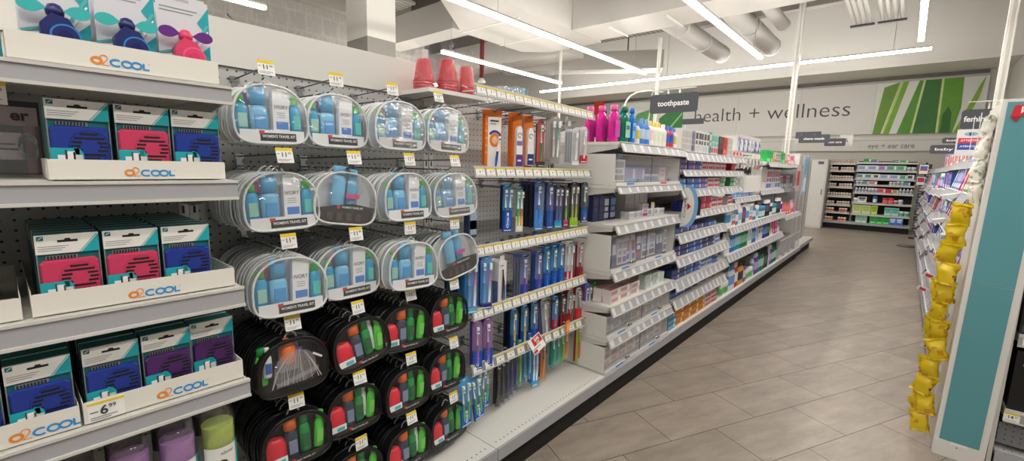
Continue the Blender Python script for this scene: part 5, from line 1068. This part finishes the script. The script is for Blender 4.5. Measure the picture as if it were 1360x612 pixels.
# hanging goods above the bottle bay
HC = [('#3f6fd0', 'blue'), ('#dfe2e4', 'white'), ('#b9c4cc', 'silver'), ('#c9525a', 'red'), ('#5fae7a', 'green'), ('#2f4f9a', 'dark blue')]
for rr, (zt, cs, sp, y0_, y1_, xx) in enumerate(((1.705, (0, 1, 0, 5, 0), .075, 4.75, 5.55, -1.25), (1.52, (3, 4, 1, 3, 2), .07, 4.72, 5.60, -1.22), (1.36, (1, 2, 1, 2, 1, 0), .08, 4.72, 5.58, -1.24))):
    yy = y0_; i = 0
    while yy < y1_:
        c, nm = HC[cs[i % len(cs)]]
        put('floss_pack', brushpack(.06, (.13, .12, .19)[rr], c, c, .3, (('#e9ecee', c),)), (xx-.02*(i % 2), yy, zt), L90+.2, '%s hanging pack, %s row of the floss hooks' % (nm, ('upper', 'middle', 'lower')[rr]), 'blister pack', '%s packs on the %s floss row' % (nm, ('upper', 'middle', 'lower')[rr]))
        if i % 2 == 0 and rr: put('peg_hook', [('wire', HKS[0])], (BX, yy, zt), L90, 'white peg hook of the %s floss row' % ('upper', 'middle', 'lower')[rr], 'hook', 'peg hooks of the floss rows')
        yy += sp; i += 1
put('scan_bar', MB().box(0, .9, -.36, -.355, 1.70, 1.735, STEEL).box(.02, .03, -.355, 0, 1.61, 1.72, STEEL).box(.87, .88, -.355, 0, 1.61, 1.72, STEEL).mesh(), (BX, 4.72, 0), L90, 'white bar with price slots over the hanging floss packs', 'price rail')
row('L', YF+.30, YF+1.2, 1.1205, FX-.07, [('carton', .16, .035, .06, '#2f78c0', '#8fc0e6', '#e6ecf2', 3, 'flat blue'), ('carton', .15, .035, .06, '#7a6ab8', '#b0a4dc', '#e9e4f2', 1, 'flat violet')], 'on the small shelf under the floss packs')
put('case_side', MB().box(.26, .29, -.40, -.02, 1.165, 1.34, OFF).box(.29, .9, -.40, -.395, 1.165, 1.34, OFF).mesh(), (BX, YF+.35, 0), L90, 'white side panel under the hanging floss packs', 'panel')
# ---- shelf talkers and hanging signs
def talker():
    P = arc(0, .0, .085, .155, -75, 75, 16); P2 = [(-.05, -.15)]+P+[(-.02, .15)]
    b = MB().prism(P2, -.002, .002, mat('#7fb0dc', .5)); c = MB().prism([(-.05, -.15)]+arc(-.03, 0, .085, .140, -70, 70, 14)+[(-.03, .13)], -.0032, -.002, mat('#e9e6e0', .5))
    c.prism([(.0, -.026), (.03, 0), (.0, .026)], -.004, -.0032, mat('#c9222c', .5)).add(text('Colgate', .026, INK, y=-.004, x=-.02, z=.0, rot=L90, width=.16))
    d = MB().prism([(.06, -.06), (.105, -.06), (.11, .05), (.08, .07)], .002, .004, mat('#1d2330', .5))
    return [('blue_arch', b.mesh()), ('white_face', c.mesh()), ('dark_backing', d.mesh())]
o = put('shelf_talker', talker(), (-1.14, 3.19, 1.125), .25, 'arched blue and white shelf sign with a red triangle', 'shelf sign'); o.scale = (.82, 1, 1)
def hangsign(word, w, h, loc, rz, label, extra=True, width=None, arm=0.):
    c = .012; P = [(-w/2+c, 0), (w/2-c, 0), (w/2, c), (w/2, h-c), (w/2-c, h), (-w/2+c, h), (-w/2, h-c), (-w/2, c)]
    b = MB().prism(P, -.004, .004, mat('#44474e', .55))
    parts = [('board', b.mesh()), ('lettering', text(word, h*.40, mat('#e9e9ea', .5), y=-.0045, x=0, z=h*.5, bold=.02, width=width or w*.66).mesh())]
    if extra:
        parts.append(('hanger', MB().tube([(-w*.12, .0, h), (-w*.12, 0, h+.04)], .007, WHITE, 6).mesh())); parts.append(('hanger', MB().tube([(w*.12, .0, h), (w*.12, 0, h+.04)], .007, WHITE, 6).mesh()))
        parts.append(('bracket_rod', MB().tube([(-w*.42, .03, h+.04), (w*.42, .03, h+.04)], .004, WHITE, 6).tube([(-w*.42, .03, h+.04), (-w*.5, .03, h+.02), (-w*.56, .03, -.06), (-w*.56, .03, -.37)], .006, WHITE, 6).mesh()))
    if arm: parts.append(('bracket_rod', MB().tube([(0, .006, h*.5), (arm, .006, h*.5), (arm, .006, 1.59-loc[2])], .005, WHITE, 6).mesh()))
    return put('hanging_sign', parts, loc, rz, label, 'sign')
hangsign('toothpaste', .385, .148, (-1.462, 3.60, 1.828), 0, 'dark grey hanging sign reading toothpaste')
hangsign('shave needs', .42, .13, (-1.18, 8.65, 1.855), 0, 'small dark hanging sign reading shave needs', False, arm=-.43)
hangsign('shave needs', .36, .12, (-1.30, 8.9, 1.93), 0, 'dark sign partly hidden behind the shave needs sign', False, arm=-.31)
hangsign('foot care', .30, .13, (-1.00, 9.6, 1.85), 0, 'small dark hanging sign right of the shave needs sign', False, arm=-.61)
put('aisle_number', MB().box(-.09, .09, -.003, .003, 0, .19, mat('#d0cec9')).tube([(-.75, 0, -.2), (-.75, 0, .1), (-.08, 0, .1)], .005, WHITE, 6).add(text('6', .10, INK, y=-.0035, x=0, z=.095)).mesh(), (-.86, 9.80, 1.86), 0, 'small white aisle number card beside the dark signs', 'sign')
put('hanging_sign', MB().box(-.1, .1, -.004, .004, 0, .05, mat('#44474e')).box(-.07, -.06, 0, .004, -.25, 0, WHITE).mesh(), (-1.55, 4.3, 1.80), 0, 'small dark sign edge just under the toothpaste sign', 'sign')
put('red_wall_panel', MB().box(-.19, .19, -.03, 0, 1.7, 3.69, mat('#c83a30', .5)).mesh(), (-8.48, WALLY-.052, 0), 0, 'red panel on the far wall behind the pink bottles', 'panel')
# curved white rod above the pink bottles
put('sign_rod', MB().tube([(0, 0, 0), (0, 0, .27), (.02, 0, .31), (.07, 0, .35), (.17, 0, .39), (.37, 0, .43), (.62, 0, .45)], .006, WHITE, 7).mesh(), (-1.50, 2.86, 1.522), L90, 'curved white rod rising behind the mouthwash bottles', 'rod')
# ================================================================== rear wall shelves
BKM = mat('#26282b', .7)
GR = 'shelving against the rear wall'
ZL = [1.63, 1.45, 1.235, 1.045, .815, .60, .41, .19]; ZR = [1.66, 1.465, 1.27, 1.125, .93, .68, .40, .19]
def shl(zs, L, dp=.37, rh=.035, st='white'): return [(z, dp, rh, st, .012, L-.012) for z in zs]
bay(-1.50, 0, WALLY-.02, .533, 0, shl([z+.01 for z in ZL[:-1]], .533), 1.66, 'narrow rear wall bay with black back and rows of small bottles', base=.19, deckdepth=.37, boardmat=BKM)
bay(-.965, 0, WALLY-.02, 1.145, 0, shl([z+.01 for z in ZR[:-1]], 1.145), 1.70, 'wide rear wall bay with black back and green and blue boxes', base=.19, deckdepth=.37, boardmat=BKM)
FY = WALLY-.02-.37
RB = [('can', .05, .085, .05, '#d9d3c9', '#c9a98a', '#efeeea', 3, 'cream'), ('gap', .05, 0, 0, '', '', '', 0, ''), ('can', .05, .08, .05, '#e3ddd6', '#c98a6a', '#efeeea', 2, 'white')]
CO = [('can', .055, .10, .05, '#e6dfd8', '#e0663a', '#f3f1ee', 3, 'white orange banded'), ('gap', .10, 0, 0, '', '', '', 0, ''), ('can', .055, .10, .05, '#e9a58a', '#e0663a', '#f3f1ee', 2, 'coral banded')]
for i, z in enumerate(ZL):
    q = [('bottle', .045, .08, .04, '#d8c8c0', '#b98a7a', '#1f1d1c', 6, 'dark capped')] if i == 0 else (CO if i >= 6 else (RB if i % 2 else [RB[0], RB[2]]))
    row('B', -1.475, -.99, z+.0105 if i < 7 else .1905, FY, q, 'on the %s shelf of the narrow rear bay' % (ORD[i] if i < 7 else 'bottom'))
RQ = [[('gap', .1, 0, 0, '', '', '', 0, ''), ('carton', .14, .09, .06, '#4fae6a', '#2f8a4a', '#e4efe4', 1, 'green'), ('carton', .14, .06, .06, '#4a4a86', '#8a86b8', '#e2e2ea', 1, 'indigo'), ('gap', .26, 0, 0, '', '', '', 0, ''), ('carton', .13, .05, .06, '#3a4a42', '#7fb89a', '#e4efe4', 1, 'dark green'), ('carton', .14, .05, .06, '#5fc08a', '#2f9a5a', '#e6f2ea', 1, 'mint')],
      [('carton', .20, .12, .06, '#c4cede', '#8f9fc4', '#e6e9f0', 2, 'pale blue'), ('carton', .15, .12, .06, '#b9a0cc', '#9a7ab8', '#e2d8ea', 1, 'lilac'), ('carton', .17, .12, .06, '#8fc0a8', '#5f9a86', '#dfeae6', 2, 'sage'), ('tub', .08, .09, .06, '#c9ccd2', '#a8acb8', '#e2e3e6', 3, 'grey')],
      [('carton', .16, .11, .06, '#b8c4cc', '#4f8a9c', '#e4e8ea', 2, 'grey blue'), ('carton', .12, .11, .06, '#d6d8da', '#4a4c54', '#e9e9ea', 1, 'white black printed'), ('carton', .18, .10, .06, '#c4c9d8', '#7f9fd8', '#e6e8ee', 2, 'powder blue'), ('carton', .12, .10, .06, '#8fc4b0', '#4f9a86', '#dfeae6', 1, 'teal')],
      [('tub', .07, .09, .06, '#d9dce0', '#8fa4c0', '#eef0f2', 2, 'white blue'), ('carton', .10, .08, .06, '#7fb0c0', '#4a8aa8', '#e2e9ec', 1, 'light teal'), ('carton', .16, .08, .06, '#d8c4cc', '#c06a7a', '#efe6e9', 1, 'pale pink'), ('gap', .22, 0, 0, '', '', '', 0, ''), ('can', .06, .08, .05, '#e2e2e4', '#b0a9b8', '#f0f0f2', 2, 'white')],
      [('bottle', .06, .12, .05, '#c9ced8', '#8f9ab0', '#eef0f2', 4, 'frosted'), ('tub', .06, .11, .05, '#d9dadf', '#a8a4b8', '#eeeef0', 3, 'white lilac'), ('carton', .14, .11, .06, '#d88a92', '#c84a5a', '#f0dcde', 1, 'rose red'), ('carton', .14, .10, .06, '#d8434c', '#b0303a', '#f0cfd2', 1, 'red'), ('carton', .09, .09, .06, '#c9c06a', '#8fae5a', '#eeeedd', 1, 'olive')],
      [('tub', .08, .11, .06, '#e2e2e0', '#b9bcc0', '#f2f2f0', 1, 'white'), ('tallbox', .17, .14, .06, '#e4e4e4', '#2f3034', '#e9e9e9', 1, 'white box with dark dots'), ('gap', .12, 0, 0, '', '', '', 0, ''), ('tub', .08, .17, .06, '#2f6fb8', '#e2e6ec', '#2f6fb8', 1, 'tall blue'), ('gap', .1, 0, 0, '', '', '', 0, ''), ('tub', .10, .14, .06, '#d84a58', '#e2787f', '#c93a4a', 2, 'crimson'), ('tub', .08, .09, .06, '#d88a98', '#c04a6a', '#e9e2e4', 1, 'pink')],
      [('tallbox', .18, .22, .08, '#c0d08a', '#a8c06a', '#d4dfa8', 2, 'pale lime'), ('tallbox', .12, .22, .08, '#b6cf4a', '#8fae2f', '#d4dfa8', 1, 'lime'), ('gap', .13, 0, 0, '', '', '', 0, ''), ('tallbox', .13, .19, .08, '#8fc8c0', '#4fa89c', '#cfe4e0', 2, 'seafoam'), ('tub', .09, .12, .07, '#a8d4cc', '#5fb0a0', '#dfeeea', 2, 'aqua'), ('bottle', .09, .2, .06, '#2f7fd8', '#8fb8ea', '#2f6fc8', 1, 'bright blue')],
      [('gap', .09, 0, 0, '', '', '', 0, ''), ('tallbox', .11, .17, .08, '#a9cfc4', '#6fae9c', '#dfeeea', 2, 'pale aqua'), ('gap', .05, 0, 0, '', '', '', 0, ''), ('tallbox', .12, .18, .08, '#2fae4a', '#1f8a36', '#8fe0a0', 3, 'vivid green'), ('tallbox', .12, .17, .08, '#3f86e0', '#dfe8f4', '#2f6fc8', 2, 'blue and white'), ('tallbox', .12, .15, .08, '#4a4a8a', '#7a7ab8', '#c9c9e0', 1, 'indigo')]]
for i, z in enumerate(ZR): row('B', -.93, .155, z+.0105 if i < 7 else .1905, FY, RQ[i], 'on the %s shelf of the wide rear bay' % (ORD[i] if i < 7 else 'bottom'))
# dark rack of hanging cards at the right of the rear shelves
rk = [('post', MB().box(-.02, .02, -.02, .02, 0, 1.66, DARK).box(-.12, .12, -.12, .12, 0, .02, DARK).mesh())]
for i in range(12): rk.append(('card', MB().box(-.085, .085, -.09-.01*(i % 2), -.05, .15+i*.125, .25+i*.125, mat(('#3a3a40', '#55565e', '#2a2a30')[i % 3], .5)).front(-.06, .03, .18+i*.125, .22+i*.125, -.09-.01*(i % 2), mat(('#8a8a90', '#b0b0b6')[i % 2])).mesh()))
put('card_rack', rk, (.30, 13.2, 0), 0, 'narrow dark rack of hanging cards right of the rear shelves', 'rack')
put('scale_base', MB().lathe([(.14, 0), (.15, .01), (.14, .03), (.05, .04)], mat('#6a6660', .6), sx=1.1).mesh(), (.16, 11.6, 0), 0, 'low round base on the floor at the far right end of the aisle', 'stand')
# ================================================================== right run
RBX, RF = .71, .262
GR2 = 'white shelving bays of the right run'
RZS = [[1.50, 1.285, 1.07, .86, .63, .40], [1.50, 1.26, 1.02, .80, .60, .40], [1.49, 1.22, .98, .74, .50], [1.49, 1.24, .96, .70, .44]]
yy = 3.40; bi = 0; RBW = ['nearest', 'second', 'third', 'fourth', 'fifth', 'sixth', 'seventh', 'eighth', 'ninth']
PADS = [[('pouch', .11, .17, .07, '#d84a8a', '#f2a0c4', '#f4e2ea', 2, 'pink'), ('pouch', .11, .16, .07, '#7a4aa8', '#b89ad0', '#e9e0f0', 2, 'violet'), ('pouch', .10, .17, .07, '#d8c83a', '#e88a3a', '#f4eed0', 1, 'yellow')],
        [('tallbox', .09, .15, .06, '#3f4a9a', '#9aa4dc', '#d8dcf0', 3, 'indigo'), ('tallbox', .08, .15, .06, '#a87ac0', '#6a4a9a', '#e9dff0', 2, 'lilac')],
        [('pouch', .12, .16, .07, '#c8323c', '#f0a0a4', '#f4e0e0', 2, 'red'), ('pouch', .12, .16, .07, '#2f8a6a', '#8fd0b4', '#e0f0ea', 3, 'green')],
        [('tallbox', .08, .16, .06, '#5fb0c8', '#e6eef0', '#3f7fa8', 3, 'aqua'), ('tallbox', .08, .15, .06, '#e0d8dc', '#c04a7a', '#8a4a9a', 2, 'white magenta')],
        [('bottle', .06, .17, .05, '#2f3f8a', '#8f9fd8', '#d8dce8', 3, 'blue'), ('bottle', .06, .16, .05, '#c04a5a', '#f0b8c0', '#f0e6e8', 2, 'red pink'), ('bottle', .06, .17, .05, '#2f9a9a', '#a8dcdc', '#e6f0f0', 2, 'teal')],
        [('pouch', .11, .15, .07, '#8a3fa0', '#c88ad8', '#f0e4f4', 2, 'purple'), ('pouch', .11, .15, .07, '#2f8fc0', '#a0d4ea', '#e6f2f8', 2, 'sky blue')],
        [('pouch', .12, .15, .07, '#d8dadd', '#b0b4ba', '#c8324a', 2, 'white'), ('pouch', .11, .15, .07, '#6a4ab0', '#a08ad8', '#e8e2f4', 2, 'deep violet')]]
while bi < 9:
    L = .955; zs = RZS[0 if bi < 2 else (1 if bi == 2 else (2 + bi % 2))]
    bay(RBX, 0, yy+L, L-.002, -L90, [(z, .44-(.07 if i == 0 else 0), .06, 'dim', .004, L-.006) for i, z in enumerate(zs)], 1.60, '%s shelving bay of the right hand run, with hygiene packs' % RBW[bi], base=.16, deckdepth=.445)
    for i, z in enumerate(zs+[.16]):
        if i == 0: continue
        r_ = random.Random(bi*10+i); q = PADS[(bi*3+i*2) % len(PADS)]
        lv = ['top', 'second', 'third', 'fourth', 'fifth', 'sixth', 'lowest'][i] if i < len(zs) else 'bottom'
        hmax = (zs[i-1]-z) - .06
        q2 = [(s[0], s[1], round(min(s[2], hmax), 3))+s[3:] for s in q]
        row('R', yy+.03, yy+L-.02, z+.0005, RF+.012, q2, 'on the %s shelf, %s right hand bay' % (lv, RBW[bi]))
    yy += L; bi += 1
RTOP = [('carton', .16, .12, .10, '#e8a03a', '#d0482f', '#f0e2c0', 1, 'orange'), ('carton', .2, .16, .10, '#4f9fe0', '#dfeaf4', '#2f6fc0', 1, 'sky blue'), ('carton', .16, .15, .10, '#e07a2f', '#8a3fa0', '#e84a6a', 1, 'orange violet'), ('carton', .2, .12, .10, '#f0e8ea', '#e0486a', '#f4f2f2', 1, 'white pink dotted')]
row('R', 4.2, 8.5, 1.5005, RF+.09, RTOP, 'on top of the right hand run')
put('end_column', MB().box(.02, .46, 0, .05, 0, 1.66, OFF).mesh(), (RBX, 12.05, 0), -L90, 'white end board at the far end of the right run', 'panel')
for i, (y, z, c) in enumerate(((10.3, 1.56, '#3f6fc0'), (11.2, 1.36, '#b03a5a'))):
    put('shelf_flag', MB().box(-.11, 0, -.003, .003, -.15, .0, mat('#e6e3e2')).front(-.10, -.01, -.07, -.02, -.003, mat(c)).front(-.10, -.01, -.10, -.07, -.003, mat('#c8323c')).mesh(), (RF-.002, y, z), 0, ('blue and red printed shelf flag at the far end of the right run', 'wine and red printed shelf flag, lowest far flag')[i], 'shelf sign')
hangsign('feminine', .165, .115, (.292, 3.9, 1.665), 0, 'dark grey hanging sign reading feminine', False, width=.14, arm=.42)
put('sign_hook', MB().tube([(-.05, 0, .155), (.12, 0, .155)], .003, WHITE, 5).tube([(.04, 0, .155), (.04, 0, .11)], .003, WHITE, 5).mesh(), (.28, 3.9, 1.67), 0, 'thin white rod holding the feminine sign', 'rod')
hangsign('baby', .20, .085, (.245, 6.2, 1.60), 0, 'small dark sign partly hidden behind the orange box', False, arm=.47)
hangsign('baby', .18, .06, (.33, 6.6, 1.72), 0, 'dark sign edge just behind the feminine sign', False, arm=.38)
at = MB().box(-.06, .075, -.002, .002, 0, .155, mat('#e4e2e4')).front(-.052, .06, .075, .105, -.002, mat('#d8323a')).front(-.052, .06, .035, .075, -.002, mat('#2f4fa8'))
at.add(text('ATTENTION', .014, TICK, y=-.003, x=.004, z=.09, bold=.03, width=.09)).add(text('ATENCION', .014, TICK, y=-.003, x=.004, z=.055, bold=.03, width=.09)).prism(arc(.0, .128, .030, .012, 0, 360, 18)[:-1], -.0028, -.002, mat('#8fb0c8')).prism(arc(.0, .128, .010, .010, 0, 360, 12)[:-1], -.0036, -.0028, mat('#2f4f7a'))
put('notice_card', at.mesh(), (.262, 3.86, 1.505), 0, 'white notice with red and blue ATTENTION bands under the feminine sign', 'notice')
for i, (y, z, c) in enumerate(((3.95, 1.235, '#c9c8cc'), (4.75, 1.02, '#c9c8cc'), (3.60, 1.02, '#a6a8b2'))):
    b = MB().prism([(-.075, 0), (.0, .02), (.0, .045), (-.075, .025)], -.07, .07, film(body=.45, gloss=.12, name='frosted_tray') if i == 3 else mat(c, .4))
    put('shelf_tray', b.mesh(), (RF, y, z), 0, ('white tilted tray over the upper pads', 'white tray sticking out farther down the run', 'grey tray just above the yellow bags', 'frosted tray between the white ones')[i], 'tray')
# endcap with teal end panel
EX0, EX1, EY = .250, .432, 2.985
p = [('panel_frame', MB().box(EX0, EX1, EY, EY+.024, 0, 1.725, OFF).box(EX0, EX0+.014, EY+.024, 3.385, 0, 1.715, STEEL).mesh()),
     ('teal_insert', MB().box(EX0+.018, EX1-.024, EY-.003, EY+.0005, .882, 1.712, mat('#5b9aa1', .5)).box(EX0+.018, EX1-.024, EY-.003, EY+.0005, .085, .879, mat('#5b9aa1', .5)).mesh()),
     ('base_cover', MB().box(EX0+.004, EX1-.022, EY-.006, EY+.0005, .0, .082, OFF).box(EX0+.06, EX1-.065, EY-.009, EY-.006, .075, .083, mat('#efeeea')).box(.33, .336, EY-.0065, EY-.006, .06, .065, INK).mesh())]
fl = MB().prism([(.283, 1.648), (EX1-.03, 1.655), (EX1-.03, 1.702), (.291, 1.696)], EY-.009, EY-.0035, mat('#d3202f', .45)).prism([(.281, 1.648), (.312, 1.650), (.306, 1.624)], EY-.008, EY-.0035, mat('#a81824', .45))
fl.add(text('W', .040, TICK, y=EY-.0092, x=.322, z=1.674, bold=.02, shear=.4, width=.044))
p.append(('red_ribbon', fl.mesh(), [], 'red ribbon mark with white lettering'))
o = put('endcap_panel', p, (0, 0, 0), 0, 'tall narrow teal panel in a white frame at the aisle end', 'end panel')  # end panel of the endcap
o.rotation_euler = (0, .020, 0); o.location = (-.0, 0, .006)
bay(.462, 0, 3.375, .95, 0, [(.675, .375, .05, 'plain', .004, .946), (.31, .375, .05, 'plain', .004, .946), (1.02, .375, .05, 'plain', .004, .946)], 1.70, 'endcap shelving with dark boxed goods right of the teal panel', base=.10, deckdepth=.37, boardmat=pegmat('#8f9090'))
put('end_post', MB().box(-.008, .008, 0, .385, .012, 1.72, STEEL).mesh(), (.448, 3.012, 0), 0, 'white post between the teal panel and the endcap shelves', 'post')
put('perforated_panel', MB().box(0, .93, 0, .006, .13, .235, pegmat('#77787a')).mesh(), (.462, 3.03, 0), 0, 'grey perforated strip under the black boxes', 'panel')
for i, x in enumerate((.475, .678, .881)):
    b = MB().box(0, .198, 0, .25, 0, .285, mat('#0c0c0d', .4)); w = MB().add(text('ope', .046, mat('#b9b9b9'), y=0, x=.06, z=.225, bold=.03)).add(text('B', .06, mat('#d8d8d8'), y=0, x=.085, z=.165, bold=.04))
    put('black_box', [('box', b.mesh()), ('lettering', w.mesh())][:2 if i == 0 else 1], (x, 3.02, .3105), 0, '%s big black box on the endcap, counted from the teal panel' % ('leftmost', 'second', 'third')[i], 'box', )
for i, (x, c1, c2) in enumerate(((.465, '#1a1a1c', '#e0702a'), (.545, '#1a1a1c', '#d8b02a'), (.63, '#222226', '#d84a3a'), (.72, '#1a1a1c', '#e0702a'), (.81, '#222226', '#3fae6a'))):
    put('dark_box', prod('tallbox', .075, .13, .12, c1, c2, '#4a4a50'), (x+.04, 3.08, .6755), 0, 'dark box with %s print on the endcap shelf' % ('orange', 'yellow', 'red', 'second orange', 'green')[i], 'box')
    put('dark_box', prod('carton', .075, .05, .12, c1, c2, '#5a5a60'), (x+.04, 3.08, .8065), 0, 'flat dark box with %s print stacked on the endcap' % ('orange', 'yellow', 'red', 'second orange', 'green')[i], 'box')
for x, z in ((.505, .650), (.490, .285)):
    o = put('price_tag', MB().box(-.026, .026, -.001, .001, -.022, .022, TICK).front(-.026, .026, .013, .022, -.001, YEL).add(text('14', .020, INK, y=-.0012, x=-.004, z=.001, bold=.02)).add(text('99', .009, INK, y=-.0012, x=.014, z=.005)).front(-.02, .015, -.016, -.0145, -.001, mat('#8a8a8c')).mesh(), (x, 2.985, z), 0, 'yellow topped price tag reading 14.99 on the %s endcap rail' % ('upper' if z > .5 else 'lower'), 'price tag')
b = MB().lathe([(.10, 0), (.16, .02), (.17, .05), (.13, .085), (.04, .10)], mat('#2a2826', .8), n=20, sx=1.15, sy=.8)
hd = MB().box(.005, .03, -.02, .004, .1005, .1012, BLACK)
for q in range(5): hd.ribbon([(.02, .0), (.0+q*.012, .03)], .007, 0, BLACK)
put('dark_cushion', MB().add(b).add(hd, T((0, 0, .102)) @ RX(-L90*.9)).mesh(), (.64, 3.16, .1005), 0, 'round dark cushion on the endcap deck at the lower right corner', 'cushion')
# yellow bags on clip strips, white packs above
YB = mat('#d8ba12', .35); YB2 = mat('#c48f1a', .4); WBG = mat('#e2dfd2', .45)
def bagmesh(m, m2, seed, w=.075, h=.095, d=.035):
    r = random.Random(seed); b = MB(); N = 16; rows = 8
    for i in range(rows):
        t = i/(rows-1); z = -h*t; k = math.sin(math.pi*min(1, max(0, .12+t*.76)))
        for j in range(N):
            a = 2*math.pi*j/N; ww = w/2*(1-.22*k); x = ww*math.copysign(abs(math.cos(a))**.6, math.cos(a)); y = d*k*math.sin(a)*.5+.001*math.sin(a)
            b.v.append((x+r.uniform(-.006, .006), y+r.uniform(-.008, .008)*k, z+r.uniform(-.006, .006)))
    for i in range(rows-1):
        for j in range(N): b.face([i*N+j, i*N+(j+1) % N, (i+1)*N+(j+1) % N, (i+1)*N+j], m if r.random() > .16 else m2, True)
    b.face(list(range(N)), m); b.face([(rows-1)*N+j for j in reversed(range(N))], m)
    b.box(-w*.5, w*.5, -.001, .001, -.008, .008, m)
    return b.mesh()
YM = [bagmesh(YB, YB2, s_, .088, .10, .045) for s_ in range(6)]; WM = [bagmesh(WBG, mat('#c9a98a' if s_ % 2 else '#9aa890', .5), 20+s_, .07, .10, .045) for s_ in range(4)]
for k, (x, y) in enumerate(((.222, 3.06), (.212, 3.22))):
    put('clip_strip', MB().box(-.008, .008, -.001, .001, 0, 1.66, mat('#dcdcda', .3)).mesh(), (x+.012, y+.03, .02), L90, 'thin clip strip, %s of the two by the teal panel' % ('nearer', 'farther')[k], 'clip strip', tilt=(0, .0))
zz = 1.245; i = 0
while zz > .16:
    put('snack_bag', YM[i % 6], (.196+.018*zz-.006*(i % 3), 3.06+random.uniform(-.01, .01), zz), -.35+random.uniform(-.5, .5), 'yellow crinkled bag on the nearer clip strip, %s from the top' % ORD[i], 'bag', 'yellow bags on the nearer strip', tilt=(random.uniform(-.25, .25), random.uniform(-.3, .3))); zz -= .098; i += 1
zz = .95; i = 0
while zz > .12:
    put('snack_bag', YM[(i+3) % 6], (.200-.008*(i % 2), 3.20+random.uniform(-.01, .02), zz), -.9+random.uniform(-.5, .5), 'yellow crinkled bag on the farther clip strip, %s from the top' % ORD[i], 'bag', 'yellow bags on the farther strip', tilt=(random.uniform(-.25, .25), random.uniform(-.3, .3))); zz -= .105; i += 1
zz = 1.66
for i in range(4): put('white_pack', WM[i], (.226+.0205*zz, 3.06, zz), -1.30+random.uniform(-.2, .2), 'cream coloured bag hanging above the yellow ones, %s from the top' % ORD[i], 'bag', tilt=(random.uniform(-.1, .1), random.uniform(-.15, .15))); zz -= .102
for i, (y, z) in enumerate(((3.75, .50), (3.55, .37), (4.6, .62), (5.2, .40))):
    put('shelf_flag', MB().box(-.07, 0, -.002, .002, -.02, .015, mat('#e6e3e2')).front(-.055, -.01, -.015, .008, -.002, mat('#d0343c' if i else '#b9b9bb')).mesh(), (RF-.016, y, z), 0, ('white flag clipped to a rail near the yellow bags', 'red and white flag clipped low beside the yellow bags', 'red marked flag halfway down the right run', 'small red marked flag farther along the right run')[i], 'shelf sign', tilt=(0, .35))
